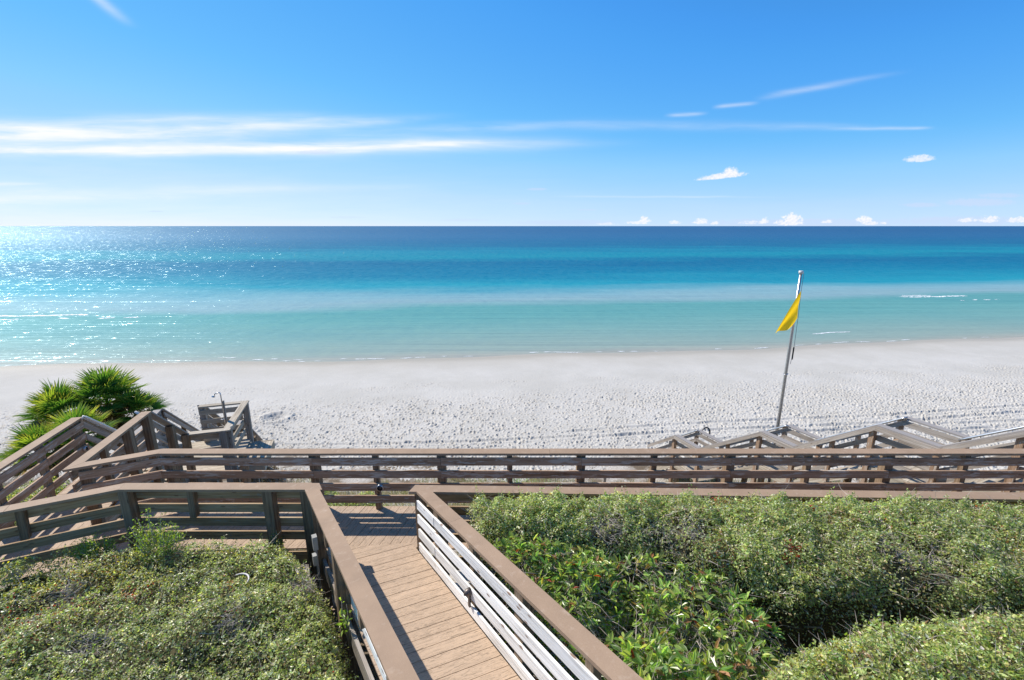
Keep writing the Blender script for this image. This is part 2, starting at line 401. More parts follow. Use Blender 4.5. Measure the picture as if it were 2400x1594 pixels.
cb_ = curve(sc3.outputs[2], [(0, 0), (3.4, 5.4), (3.9, 5.7), (5.8, 6.2), (7.7, 6.2), (10.5, 6.5), (14, 7.4)])
base = w.node('ShaderNodeCombineColor', None, i0=cr_, i1=cg_, i2=cb_)
SKYW = 6.3   # cloud radiance in the units of the sky texture
c = base.outputs[0]
c = w.mix(w.m('MULTIPLY', w.m('MULTIPLY', w.mr(dens, 0.0, 1.4, 0.0, 0.97), w.mr(w.noise(w.vmul(uv.outputs[0], (3.0, 16, 1)), 1.0, 4, 0.6), 0.30, 0.58, 0.62, 1.0)), front), c, rgb(SKYW, SKYW * 1.0, SKYW * 1.0))
c = w.mix(w.m('MULTIPLY', bank, front), c, rgb(SKYW * .60, SKYW * .72, SKYW * .95))
c = w.mix(w.m('MULTIPLY', puff, front), c, w.mix(w.mr(pn2, 0.35, 0.6), rgb(SKYW * .86, SKYW * .87, SKYW * .96), rgb(SKYW * 1.0, SKYW * .99, SKYW * 1.0)))
w.set(bg.inputs['Color'], c); bg.inputs['Strength'].default_value = 0.13
vs = scene.view_settings
vs.view_transform = 'Standard'; vs.look = 'None'; vs.exposure = 0.33; vs.gamma = 1.0; vs.use_curve_mapping = False

# ------------------------------------------------------------------ ground
m, t, p = material('dune_soil')
geo = t.node('ShaderNodeNewGeometry'); P3 = geo.outputs['Position']
n1 = t.noise(P3, 1.3, 5, 0.6); n2 = t.noise(P3, 18, 4, 0.65)
c = t.mix(t.mr(n1, 0.40, 0.60), rgb(0.16, 0.12, 0.08), rgb(0.50, 0.46, 0.41))
c = t.mix(t.mr(n2, 0.45, 0.70, 0, 0.7), c, rgb(0.12, 0.085, 0.05))
t.set(p.inputs['Base Color'], c); p.inputs['Roughness'].default_value = 0.95
t.set(p.inputs['Normal'], t.node('ShaderNodeBump', None, Strength=0.6, Distance=0.05, Height=n2).outputs[0])
M['soil'] = m
def grid_mesh(name, xs, ys, zf, mat, attrs=None):
    XX, YY = np.meshgrid(xs, ys); ZZ = zf(XX, YY)
    nx, ny = len(xs), len(ys)
    i = np.arange(nx - 1)[None, :] + (np.arange(ny - 1) * nx)[:, None]
    F = np.stack([i, i + 1, i + nx + 1, i + nx], -1).reshape(-1, 4)
    return np_mesh(name, np.stack([XX, YY, ZZ], -1).reshape(-1, 3), F, mat, None, attrs, True)
dune_xs = np.concatenate([np.linspace(-300, -26, 30), np.linspace(-25, 25, 251), np.linspace(26, 300, 30)])
dune_ys = np.concatenate([np.linspace(-60, -4, 12), np.linspace(-3.8, 18.0, 150)])
tag(grid_mesh('dune_ground', dune_xs, dune_ys, dune_z, M['soil']), 'sandy dune slope under the boardwalks', 'ground', kind='structure')

# beach: one fine sheet, footprints and tyre ruts are real relief
m, t, p = material('white_quartz_sand')
geo = t.node('ShaderNodeNewGeometry'); P3 = geo.outputs['Position']
wet = t.attr('wet', 'Fac')
n1 = t.noise(P3, 0.35, 5, 0.6); n2 = t.noise(P3, 9, 4, 0.7)
c = t.mix(t.mr(n1, 0.35, 0.65), rgb(0.475, 0.45, 0.405), rgb(0.535, 0.508, 0.465))
c = t.mix(t.mr(n2, 0.35, 0.75, 0, 0.25), c, rgb(0.37, 0.35, 0.33))
c = t.mix(wet, c, rgb(0.385, 0.345, 0.28))
t.set(p.inputs['Base Color'], c)
t.set(p.inputs['Roughness'], t.mr(wet, 0, 1, 0.92, 0.45))
p.inputs['Specular IOR Level'].default_value = 0.15
t.set(p.inputs['Normal'], t.node('ShaderNodeBump', None, Strength=0.5, Distance=0.03, Height=t.noise(P3, 14, 5, 0.7)).outputs[0])
M['sand'] = m
us = np.concatenate([np.linspace(-14, -1.45, 40), np.linspace(-1.43, 1.43, 1900), np.linspace(1.45, 14, 40)])
ys = [12.5]
while ys[-1] < 47: ys.append(ys[-1] + 0.0025 * ys[-1])
ys = np.array(ys)
UU, YY = np.meshgrid(us, ys); XX = UU * (YY + 4.0)
def cells(x, y, size, seed, rad):
    gx = x / size; gy = y / size; ix = np.floor(gx); iy = np.floor(gy); out = np.zeros_like(x)
    for dx in (-1, 0, 1):
        for dy in (-1, 0, 1):
            cx = ix + dx; cy = iy + dy
            px = cx + hash2(cx, cy, seed); py = cy + hash2(cx, cy, seed + 1)
            an = hash2(cx, cy, seed + 2) * 3.14; st = 1.5 * hash2(cx, cy, seed + 3) ** 1.6
            ex = (gx - px) * size; ey = (gy - py) * size
            a = ex * np.cos(an) + ey * np.sin(an); b = -ex * np.sin(an) + ey * np.cos(an)
            d = np.sqrt((a / (rad * 1.5)) ** 2 + (b / rad) ** 2)
            out += st * (-np.exp(-d ** 2 * 1.4) + 0.42 * np.exp(-((d - 1.35) / 0.45) ** 2))
    return out
SY = shore_y(XX); dist = SY - YY
Z0 = np.where(dist > 0, WATER + 0.25 * (1 - np.exp(-np.maximum(dist, 0) / 3.2)), WATER + 0.07 * dist)
tramp = 0.06 + 0.94 * sstep(26.0 + 0.09 * XX + 2.0 * (fbm(XX * .15, YY * .3, 5) - .45) - YY, -1.6, 2.6)
band = np.exp(-((YY - (27.6 + 0.085 * XX)) / 0.8) ** 2) * sstep(fbm(XX * 0.35, YY * 0.8, 9), 0.36, 0.62)
tramp = np.clip(tramp + 0.55 * band, 0, 1) * sstep(dist, 3.5, 6.5)
foot = cells(XX, YY, 0.27, 21, 0.055) * 0.105 + cells(XX + 3.3, YY + 1.7, 0.17, 51, 0.036) * 0.075 + cells(XX * .8 + 9.1, YY * .8 + 4.7, 0.42, 81, 0.08) * 0.05
Z0 = Z0 + tramp * (0.75 + 0.6 * (fbm(XX * .5, YY * .5, 77) - .4)) * foot + 0.10 * (fbm(XX * .22, YY * .3, 31) - .45) * sstep(dist, 5, 9) + 0.02 * (fbm(XX * 1.6, YY * 1.6, 41) - .45) * sstep(dist, 4, 6)
def rut(x0, y0, x1, y1, depth, width, wig=0.15):
    global Z0
    yc = y0 + (y1 - y0) * (XX - x0) / (x1 - x0) + wig * np.sin(XX * 0.31 + y0 * 7)
    q = (YY - yc) / width
    msk = sstep(XX, x0 - 1.5, x0 + .5) * (1 - sstep(XX, x1 - .5, x1 + 1.5)) * (0.55 + 0.9 * vnoise(XX * 1.3, yc * 0, 5))
    Z0 = Z0 + msk * depth * 0.65 * (-np.exp(-q ** 2) + 0.8 * np.exp(-((q - 1.9) / 0.6) ** 2) + 0.5 * np.exp(-((q + 1.9) / 0.6) ** 2))
rut(-14, 18.8, 6, 19.9, 0.05, 0.10); rut(-14, 17.6, 9, 18.7, 0.05, 0.10); rut(3, 19.6, 34, 23.5, 0.07, 0.11); rut(3, 20.45, 34, 24.3, 0.06, 0.11)
rut(6, 19.2, 34, 22.9, 0.06, 0.10); rut(7, 18.2, 34, 21.6, 0.07, 0.11, 0.25); rut(10, 18.9, 34, 22.2, 0.05, 0.09); rut(14, 20.2, 36, 22.0, 0.06, 0.09, .2)
hx, hy = -12.3, 22.1
rr = np.sqrt(((XX - hx) / 0.55) ** 2 + ((YY - hy) / 0.5) ** 2)
Z0 = Z0 + 0.16 * (-np.exp(-rr ** 2 * 1.8) + 0.6 * np.exp(-((rr - 1.3) / 0.35) ** 2))
wet_a = np.clip(0.75 * (1 - sstep(dist, 0.1, 1.5 + 1.2 * fbm(XX * 0.25, YY * 0, 8))) + 0.40 * (1 - sstep(dist, 1.2, 5.0)), 0, 1)
nx, ny = len(us), len(ys)
i = np.arange(nx - 1)[None, :] + (np.arange(ny - 1) * nx)[:, None]
Fq = np.stack([i, i + 1, i + nx + 1, i + nx], -1).reshape(-1, 4)
sand = np_mesh('beach_sand', np.stack([XX, YY, Z0], -1).reshape(-1, 3), Fq, M['sand'], None, {'wet': ('FLOAT', wet_a)}, True)
tag(sand, 'white footprinted beach sand with tyre ruts', 'beach', kind='structure')
del XX, YY, UU, SY, dist, tramp, band, foot, rr

# ------------------------------------------------------------------ sea
m, t, p = material('emerald_sea_water')
geo = t.node('ShaderNodeNewGeometry'); P3 = geo.outputs['Position']
s3 = t.node('ShaderNodeSeparateXYZ', None, Vector=P3); px, py, pz = s3.outputs
off = t.m('SUBTRACT', t.m('SUBTRACT', py, t.m('MULTIPLY', px, 0.10)), t.m('MULTIPLY', t.m('MINIMUM', t.m('MULTIPLY', px, px), 3000.0), 0.0009))                    # metres seaward of the shore line + 34.6
mean = t.m('MULTIPLY', t.m('SUBTRACT', t.noise(t.vmul(P3, (0.02, 0.045, 1)), 1.0, 3, 0.55), 0.5), 0.55)
lg = t.m('ADD', t.m('LOGARITHM', t.m('MAXIMUM', t.m('SUBTRACT', off, 26.0), 2.0), 2.718), mean)
fac = t.m('DIVIDE', t.m('SUBTRACT', lg, 2.0), 5.0)                       # log distance 0..1
def S(yw, col): return ((math.log(max(yw - 26, 2)) - 2.0) / 5.0, col)
stops = [S(34.4, (0.33, 0.325, 0.27)), S(36, (0.25, 0.315, 0.27)), S(43, (0.165, 0.31, 0.28)), S(50, (0.115, 0.295, 0.275)),
         S(56, (0.10, 0.285, 0.27)), S(60.5, (0.215, 0.335, 0.355)), S(67, (0.18, 0.335, 0.37)), S(78, (0.012, 0.245, 0.315)), S(100, (0.001, 0.15, 0.245)),
         S(130, (0.0, 0.115, 0.215)), S(158, (0.002, 0.20, 0.265)), S(185, (0.001, 0.175, 0.255)), S(240, (0.0, 0.105, 0.20)), S(420, (0.0, 0.070, 0.17)), S(900, (0.0, 0.052, 0.145))]
wc = t.ramp(fac, stops)
patch = t.noise(t.vmul(P3, (0.018, 0.06, 1)), 1.0, 5, 0.6, 0.4)
wc = t.mix(t.mr(patch, 0.5, 0.72, 0, 0.35), wc, t.mix(1.0, wc, rgb(0.45, 0.72, 0.85), 'MULTIPLY'))
swell = t.noise(t.vmul(P3, (0.05, 0.50, 1)), 1.0, 3, 0.5, 0.4)
rip = t.noise(t.vmul(P3, (0.9, 3.0, 1)), 1.0, 4, 0.6, 0.3)
hgt = t.m('ADD', t.m('MULTIPLY', swell, t.mr(off, 36, 60, 0.14, 0.30)), t.m('ADD', t.m('MULTIPLY', rip, 0.05), t.m('MULTIPLY', t.noise(t.vmul(P3, (0.028, 0.85, 1)), 1.0, 2, 0.5, 0.5), t.mr(off, 36, 75, 0.16, 0.06))))
bmp = t.node('ShaderNodeBump', None, Strength=1.0, Distance=1.0, Height=hgt)
def facets(sc, detail, seed):      # wave facets as a tilt of the surface normal
    n = t.node('ShaderNodeTexNoise', None, Vector=t.vmul(P3, sc), Scale=1.0, Detail=detail, Roughness=0.6)
    v = t.node('ShaderNodeVectorMath', {'operation': 'SUBTRACT'}, i0=n.outputs['Color'], i1=(0.5, 0.5, 0.5)); return v.outputs[0]
def vscale(v, k):
    n = t.node('ShaderNodeVectorMath', {'operation': 'SCALE'}, i0=v); t.set(n.inputs['Scale'], k); return n.outputs[0]
def vadd(a_, b_): return t.node('ShaderNodeVectorMath', {'operation': 'ADD'}, i0=a_, i1=b_).outputs[0]
tilt = vadd(vscale(facets((2.6, 2.2, 1), 3, 0), t.mr(off, 36, 90, 0.48, 1.4)), vscale(facets((0.8, 0.35, 1), 3, 1), t.mr(off, 40, 140, 0.48, 2.05)))
tilt = t.node('ShaderNodeVectorMath', {'operation': 'MULTIPLY'}, i0=tilt, i1=(1, 1, 0)).outputs[0]
nrm = t.node('ShaderNodeVectorMath', {'operation': 'NORMALIZE'}, i0=vadd(bmp.outputs[0], tilt)).outputs[0]
nrd = t.node('ShaderNodeVectorMath', {'operation': 'NORMALIZE'}, i0=vadd(bmp.outputs[0], vscale(tilt, 0.22))).outputs[0]
dif = t.node('ShaderNodeBsdfDiffuse', None, Color=wc, Normal=nrd)
gl = t.node('ShaderNodeBsdfGlossy', None, Color=rgb(0.78, 0.94, 1), Roughness=0.20, Normal=nrm)
fr = t.node('ShaderNodeFresnel', None, IOR=1.33, Normal=nrm)
mx0 = t.node('ShaderNodeMixShader', None, i0=t.m('MINIMUM', t.m('MULTIPLY', fr, t.mr(off, 60, 500, 1.0, 4.5)), t.mr(off, 60, 500, 0.065, 0.16)), i1=dif.outputs[0], i2=gl.outputs[0])
gr_ = t.node('ShaderNodeBsdfGlossy', None, Color=rgb(0.55, 0.86, 1.0), Roughness=0.46, Normal=nrd)
mx = t.node('ShaderNodeMixShader', None, i0=t.m('ADD', t.mr(off, 36, 80, 0.04, 0.05), t.mr(off, 120, 420, 0.0, 0.06)), i1=mx0.outputs[0], i2=gr_.outputs[0])
t.l.new(mx.outputs[0], [n for n in t.n if n.type == 'OUTPUT_MATERIAL'][0].inputs[0])
M['sea'] = m
gx = np.concatenate([-np.geomspace(90000, 60, 24), np.linspace(-55, 55, 111), np.geomspace(60, 90000, 24)])
gy = np.concatenate([np.linspace(26, 60, 100), np.geomspace(61, 90000, 60)])
sea = grid_mesh('sea_water', gx, gy, lambda x, y: WATER + 0.0 * x, M['sea'])
tag(sea, 'emerald to deep blue sea reaching the horizon', 'sea', kind='structure')

# foam: ragged thin strips riding on the water
m, t, p = material('sea_foam'); p.inputs['Base Color'].default_value = rgb(0.82, 0.85, 0.86); p.inputs['Roughness'].default_value = 0.8
M['foam'] = m
def foam(parts):
    V = []; F = []
    for (x0, x1, yf, wid, cov, seed) in parts:
        n = int((x1 - x0) / 0.12); 
        for k in range(n):
            x = x0 + k * 0.12
            e = min(1, (k + 1) / (n * 0.15), (n - k) / (n * 0.15))
            if vnoise(x * 1.7, 3.0, seed) > cov * (0.5 + 0.5 * e): continue
            for q in range(2):
                yc = yf(x) + (random.random() - .5) * wid * 2.0; hw = wid * (0.15 + 0.5 * random.random()) * e; l = 0.06 + 0.2 * random.random()
                b = len(V); an = random.uniform(-.2, .2)
                for (i_, j_) in ((-1, -.4), (0, -1), (1, -.3), (.9, .5), (0.1, 1), (-.8, .4)):
                    V.append((x + i_ * l, yc + j_ * hw + an * i_ * l, WATER + 0.012 + 0.004 * random.random())); 
                F.append(tuple(range(b, b + 6)))
    return V, F
def line(x0, y0, x1, y1): return lambda x: y0 + (y1 - y0) * (x - x0) / (x1 - x0) + 0.15 * math.sin(x * 0.6) + 0.1 * math.sin(x * 1.7)
FV, FF = foam([(55.5, 67.5, line(55, 65.2, 67, 66.4), 0.32, 1.0, 1), (57, 63, line(55, 66.6, 67, 67.4), 0.22, 0.6, 6),
               (58, 68, line(58, 62.0, 68, 63), 0.2, 0.55, 4),
               (-72, -46, line(-72, 49.8, -46, 52.0), 0.32, 0.75, 5), (-66, -40, line(-66, 48.0, -40, 50.5), 0.25, 0.45, 12),
               (28, 34, line(28, 42.3, 34, 43.3), 0.10, 0.6, 8)] +
              [(-46, 52, (lambda x: float(shore_y(np.array(x))) + 0.30 + 0.15 * math.sin(x * .9)), 0.06, 0.30, 10), (-46, -6, (lambda x: float(shore_y(np.array(x))) + 0.75 + 0.2 * math.sin(x * .5)), 0.05, 0.24, 11)])
fo = np_mesh('sea_foam', np.array(FV), np.array(FF), M['foam'])
tag(fo, 'thin white foam of small breaking waves', 'foam', kind='stuff')

# ------------------------------------------------------------------ timber structures
CAPW, CAPT, RH = 0.172, 0.038, 1.07
TOPS = (0.98, 0.75, 0.52, 0.29)      # top edges of the four rails of a fence above its deck
def railing(root, p0, p1, out, mat_board, mat_post, mat_cap, posts=(), mids=(), joints=(), capj=(), k0=0.0, k1=0.0,
            tops=TOPS, e0=0.0, e1=0.0, fascia=False, cap=True, post_t=0.135, bh=0.136, cap_off=0.0, bt=0.028, mid_z=-0.22):
    """one straight run of fence from p0 to p1 (deck-level points under the middle of the cap); out = +1 when the posts stand left of the run"""
    p0 = Vector(p0); p1 = Vector(p1); d3 = p1 - p0; L = d3.length
    dh = Vector((d3.x, d3.y, 0)); LH = dh.length; dh.normalize(); left = Vector((-dh.y, dh.x, 0))
    at = lambda t_: p0 + d3 * (t_ / LH)
    if cap:
        cuts = [0] + list(capj) + [LH]
        for i in range(len(cuts) - 1):
            a, b = cuts[i], cuts[i + 1]
            first, last = i == 0, i == len(cuts) - 2
            mb = MB().board(at(a + (0 if first else 0.0015)), at(b - (0 if last else 0.0015)), left, -CAPW / 2 + cap_off * out, CAPW / 2 + cap_off * out, RH - CAPT, RH, k0 if first else 0, k1 if last else 0, 0.0015)
            mb.build('cap_board', mat_cap, root)
    cuts = [e0] + list(joints) + [LH - e1]
    s0, s1 = (-0.078, -0.078 + bt) if out > 0 else (0.078 - bt, 0.078)
    for i in range(len(cuts) - 1):
        for z in tops:
            MB().board(at(cuts[i] + 0.002), at(cuts[i + 1] - 0.002), left, s0, s1, z - bh, z, 0, 0, 0.004).build('rail_board', mat_board, root)
    if fascia:
        f0, f1 = (0.075, 0.112) if out > 0 else (-0.112, -0.075)
        MB().board(at(0), at(LH), left, f0, f1, RH - 0.145, RH - CAPT - 0.002).build('fascia_board', mat_board, root)
    po = (-0.076 + bt + post_t / 2) * (1 if out > 0 else -1)
    for t_ in posts:
        q = at(t_) + left * po; g = min(ground_z(q.x, q.y), q.z - 0.3)
        MB().pillar(q.x, q.y, dh, post_t, post_t, g - 0.25, q.z + RH - CAPT - 0.002).build('post', mat_post, root)
    mo = (-0.076 + bt + 0.045) * (1 if out > 0 else -1)
    for t_ in mids:
        q = at(t_) + left * mo
        MB().pillar(q.x, q.y, dh, 0.088, 0.088, q.z + mid_z, q.z + RH - CAPT - 0.002, 0.02).build('post', mat_post, root)

def clip(poly, a, b, c):
    """keep the part of a 2D polygon where a*x + b*y <= c"""
    out = []
    for i in range(len(poly)):
        p_, q_ = poly[i], poly[(i + 1) % len(poly)]
        fp, fq = a * p_[0] + b * p_[1] - c, a * q_[0] + b * q_[1] - c
        if fp <= 0: out.append(p_)
        if fp * fq < 0:
            k = fp / (fp - fq); out.append((p_[0] + (q_[0] - p_[0]) * k, p_[1] + (q_[1] - p_[1]) * k))
    return out
def decking(root, poly, az, zf, mat, pitch=0.1455, gap=0.007, thick=0.025, name='decking', phase=0.0):
    """boards running towards compass direction az (deg from +Y to +X) clipped to a convex polygon"""
    d = (math.sin(R(az)), math.cos(R(az))); n = (d[1], -d[0])
    pr_ = [q[0] * n[0] + q[1] * n[1] for q in poly]
    mb = MB(); k = math.floor(min(pr_) / pitch) - 1
    while k * pitch < max(pr_):
        lo = k * pitch + phase + gap / 2; hi = lo + pitch - gap
        pg = clip(clip(poly, n[0], n[1], hi), -n[0], -n[1], -lo)
        if len(pg) >= 3:
            ar = sum(pg[i][0] * pg[(i + 1) % len(pg)][1] - pg[(i + 1) % len(pg)][0] * pg[i][1] for i in range(len(pg)))
            if abs(ar) > 1e-4:
                if ar < 0: pg = pg[::-1]
                dz = random.uniform(-.0015, .0015)
                mb.poly([(q[0], q[1], zf(q[0], q[1]) + dz) for q in pg], thick, lambda q: (q[0] * d[0] + q[1] * d[1], q[0] * n[0] + q[1] * n[1]))
        k += 1
    return mb.build(name, mat, root)
def beam(root, a, b, w_, h, mat, name='joist'):
    a = Vector(a); b = Vector(b); d = (b - a); d.z = 0; d.normalize(); left = Vector((-d.y, d.x, 0))
    return MB().board(a, b, left, -w_ / 2, w_ / 2, -h, 0).build(name, mat, root)
def pile(root, x, y, ztop, mat, d=(0, 1), s=0.14):
    return MB().pillar(x, y, d, s, s, ground_z(x, y) - 0.3, ztop).build('piling', mat, root)

# ---- crosswalk -------------------------------------------------------------
nearR = lambda x: 5.768 - 0.0225 * (x + 1.33)
cw = thing('boardwalk', 'long level boardwalk of tan composite boards running across the foot of the ramp', 'boardwalk', (0, 6.35, 0))
flat = lambda x, y: 0.0
decking(cw, [(-5.72, 5.80), (-2.85, 5.885), (-1.30, 5.885), (14.0, nearR(14) - 0.02), (14.0, 6.93), (-5.72, 6.93)], 13.6, flat, M['deck'])
decking(cw, [(-5.722, 5.80), (-5.722, 6.93), (-6.74, 6.46), (-8.02, 6.75), (-7.45, 4.85)], 13.6 - 26, flat, M['deck'])
beam(cw, (-5.7, 6.95, -0.03), (14, 6.95, -0.03), 0.038, 0.22, M['brown'], 'rim_joist')
beam(cw, (-5.7, 5.80, -0.03), (-2.85, 5.86, -0.03), 0.038, 0.22, M['dark'], 'rim_joist')
beam(cw, (-1.3, 5.74, -0.03), (14, nearR(14) - 0.03, -0.03), 0.038, 0.22, M['dark'], 'rim_joist')
beam(cw, (-5.7, 6.35, -0.03), (14, 6.3, -0.03), 0.038, 0.2, M['dark'])

FX = [-4.45, -3.28, -2.26, -1.17, -0.04, 1.143, 2.35, 3.61, 4.90, 6.23, 7.5, 8.75]
rf = thing('railing', 'long brown four-board railing with tan cap along the seaward edge of the boardwalk', 'railing', (0, 6.87, 0), 'boardwalk railings')
x0 = -5.80
railing(rf, (x0, 6.872, 0), (9.6, 6.872, 0), +1, M['brown'], M['post'], M['cap'], [q - x0 for q in (-5.68, -3.28, -1.17, 1.143, 3.61, 6.23, 8.75)],
        [q - x0 for q in (-4.45, -2.26, -0.04, 2.35, 4.90, 7.5)], [q - x0 for q in (-3.28, -1.17, 1.143, 3.61, 6.23, 8.75)], [q - x0 for q in (-2.9, 0.62, 4.15, 7.6)],
        k0=-math.tan(R(13)))
railing(rf, (10.75, 6.872, 0), (14, 6.872, 0), +1, M['brown'], M['post'], M['cap'], [0.1, 2.1], [1.1])
# the short bend at its left end
rb = thing('railing', 'short angled railing at the left end of the seaward railing, three boards and cap', 'railing', (-6.3, 6.65, 0), 'boardwalk railings')
railing(rb, (-6.78, 6.385, 0), (-5.80, 6.872, 0), +1, M['brown'], M['post'], M['cap'], [0.12], [], k0=1.217, k1=math.tan(R(13)), e0=0.06)

def uv2(az): return Vector((math.sin(R(az)), math.cos(R(az)), 0))
# ---- inland railing, left part -------------------------------------------
nl = thing('railing', 'dark weathered railing on the hedge side, left of the ramp', 'railing', (-4, 5.82, 0), 'boardwalk railings')
railing(nl, (-5.565, 5.822, 0), (-2.729, 5.822, 0), -1, M['dark'], M['post'], M['cap'], [q + 5.565 for q in (-5.50, -3.47, -2.93)], [0.98], [2.08], [], k0=-math.tan(R(13)), k1=-0.64, e1=0.1, mid_z=0.58)
nb = thing('railing', 'dark weathered railing bending towards the left edge behind the leafy upright shrub', 'railing', (-6.5, 5.4, 0), 'boardwalk railings')
bd = uv2(244)    # direction running left and inland
railing(nb, Vector((-5.565, 5.822, 0)) + bd * 2.15, (-5.565, 5.822, 0), -1, M['dark'], M['post'], M['cap'], [0.1], [1.07], [], [0.95], k0=0, k1=math.tan(R(13)), mid_z=0.58)
# ---- inland railing, right part ------------------------------------------
nr = thing('railing', 'dark railing with tan cap behind the top of the clipped right hedge', 'railing', (3, 5.7, 0), 'boardwalk railings')
railing(nr, (-1.415, 5.768, 0), (14, nearR(14), 0), -1, M['dark'], M['post'], M['cap'], [0.12, 2.4, 4.7, 7.0, 9.3, 11.6], [1.25, 3.55, 5.85, 8.15], [2.4, 4.7, 7.0, 9.3], [3.0, 6.8, 10.5], k0=0.3, e0=0.1)

# ---- ramp -----------------------------------------------------------------
RA = R(32.6); rd = Vector((math.sin(RA), -math.cos(RA), 0)); SL = 0.143
rn = Vector((math.cos(RA), math.sin(RA), 0))          # towards the right-hand railing
RL0 = Vector((-2.847, 5.848, 0)); RR0 = Vector((-1.327, 5.766, 0)); RLEN = 6.2
def ramp_z(x, y):
    t_ = (x - RL0.x) * rd.x + (y - RL0.y) * rd.y
    return max(0.0, SL * (t_ - 0.02))
rp = thing('ramp', 'sloping ramp of tan composite boards coming down between two railings from the lower edge', 'ramp', (-0.5, 3.5, 0.3))
a = RL0 + rn * 0.06; b = RR0 - rn * 0.082
def at_y(pt, y): return pt + rd * ((y - pt.y) / rd.y)
A1 = at_y(a, 5.878); B1 = at_y(b, 5.868)
A2 = a + rd * RLEN; B2 = B1 + rd * (RLEN)
decking(rp, [(A1.x, A1.y), (A2.x, A2.y), (B2.x, B2.y), (B1.x, B1.y)], 68.5, ramp_z, M['deck'])
for base in (RL0 - rn * 0.0, RR0 + rn * 0.0):
    q0 = base + rd * 0.1; q1 = base + rd * RLEN; q0.z = ramp_z(q0.x, q0.y) - 0.03; q1.z = ramp_z(q1.x, q1.y) - 0.03
    beam(rp, q0, q1, 0.04, 0.24, M['grey'], 'stringer')
RT = (0.955, 0.727, 0.499, 0.271)
rampL = thing('railing', 'railing down the left side of the ramp, seen from its outer post side', 'railing', (-1.5, 3.6, 0.3), 'ramp railings')
e = RL0 + rd * RLEN; e.z = SL * RLEN
railing(rampL, RL0 + rd * 0.133 + Vector((0, 0, SL * 0.133)), e, -1, M['bleached'], M['post'], M['cap'], [0.04, 1.52, 3.6, 5.2], [0.72, 2.45, 4.4], [1.52, 3.6, 5.2], [1.78, 4.4], k0=0.64, k1=0, cap_off=0.035, bt=0.026, bh=0.132, tops=RT, mid_z=0.5)
rampR = thing('railing', 'bleached white four-board railing with tan cap down the right side of the ramp', 'railing', (-0.3, 4.0, 0.3), 'ramp railings')
e = RR0 + rd * RLEN; e.z = SL * RLEN
railing(rampR, RR0 + rd * 0.10 + Vector((0, 0, SL * 0.10)), e, +1, M['bleached'], M['post'], M['cap'], [0.62, 2.55, 4.5], [1.6, 3.5, 5.4], [0.62, 4.5], [1.05, 4.3], k0=0.64, k1=0, e0=0.02, cap_off=0.032, bt=0.026, bh=0.132, tops=RT)

# ---- left walkway -----------------------------------------------------------
wd = uv2(-15.4); wr = Vector((wd.y, -wd.x, 0))
A_end = Vector((-8.435, 8.24, 0)); B0 = Vector((-6.735, 6.42, 0)); B_end = Vector((-7.315, 8.53, 0))
lw = thing('boardwalk', 'narrow level walkway leading off to the left towards the palms', 'boardwalk', (-7.6, 7.5, 0))
A_in = A_end + wr * 0.05; A_near = A_in - wd * 1.62
decking(lw, [(B0.x - .05, B0.y + 0.02), (B_end.x - .05, B_end.y), (A_in.x, A_in.y + .02), (A_near.x, A_near.y)], 74.6, flat, M['deck'])
beam(lw, B0 + Vector((0.02, 0, -.03)), B_end + Vector((0.02, 0, -.03)), 0.038, 0.22, M['brown'], 'rim_joist')
beam(lw, A_end - wd * 3.4 + Vector((0, 0, -.03)), A_end + Vector((0, 0, -.03)), 0.038, 0.22, M['brown'], 'rim_joist')
RUN, DROP = 1.42, 1.14
ra = thing('railing', 'left railing of the palm-side walkway, in front of the palmettos', 'railing', (-8.2, 7.3, 0), 'walkway railings')
a0 = A_end - wd * 3.45
railing(ra, a0, A_end, +1, M['brown'], M['post'], M['cap'], [1.35, 3.36], [0.5, 2.35], [2.35], [], k1=0)
a1 = A_end + wd * RUN - Vector((0, 0, DROP))
railing(ra, A_end, a1, +1, M['grey'], M['post'], M['cap_grey'], [RUN - .05], [], tops=(0.98, 0.72, 0.46))
rbb = thing('railing', 'right railing of the palm-side walkway, rising to a corner above the shower landing', 'railing', (-7.2, 7.6, 0), 'walkway railings')
railing(rbb, (-6.78, 6.385, 0), B_end, -1, M['brown'], M['post'], M['cap'], [1.45, 2.12], [0.75], [], [], k0=-1.217)
b1 = B_end + wd * RUN - Vector((0, 0, DROP))
railing(rbb, B_end, b1, -1, M['grey'], M['post'], M['cap_grey'], [0.75, RUN - .05], [], tops=(0.98, 0.72, 0.46))
def handrail(root, a, b, inward, drop=0.16, off=0.15, mat=None):
    """pipe handrail beside a sloping railing; a, b deck-level ends"""
    up = Vector((0, 0, RH - 0.02)); a = Vector(a) + inward * off; b = Vector(b) + inward * off; d = (b - a).normalized()
    pts = [a + up - inward * off * .5 - d * 0.06 - Vector((0, 0, .09)), a + up - d * 0.10, a + up, b + up, b + up + d * 0.12, b + up - inward * off * .5 + d * 0.1 - Vector((0, 0, .09))]
    hr_ = MB().tube(pts, 0.024, 8).build('handrail', mat or M['pipe'], root, True)
    for k in (.2, .8):
        q = (a + up).lerp(b + up, k)
        MB().tube([q - Vector((0, 0, .02)), q - Vector((0, 0, .06)), q - inward * off * .6 - Vector((0, 0, .09))], .009, 6).build('bracket', M['steel'], hr_)
handrail(ra, A_end, a1, wr); handrail(rbb, B_end, b1, -wr)

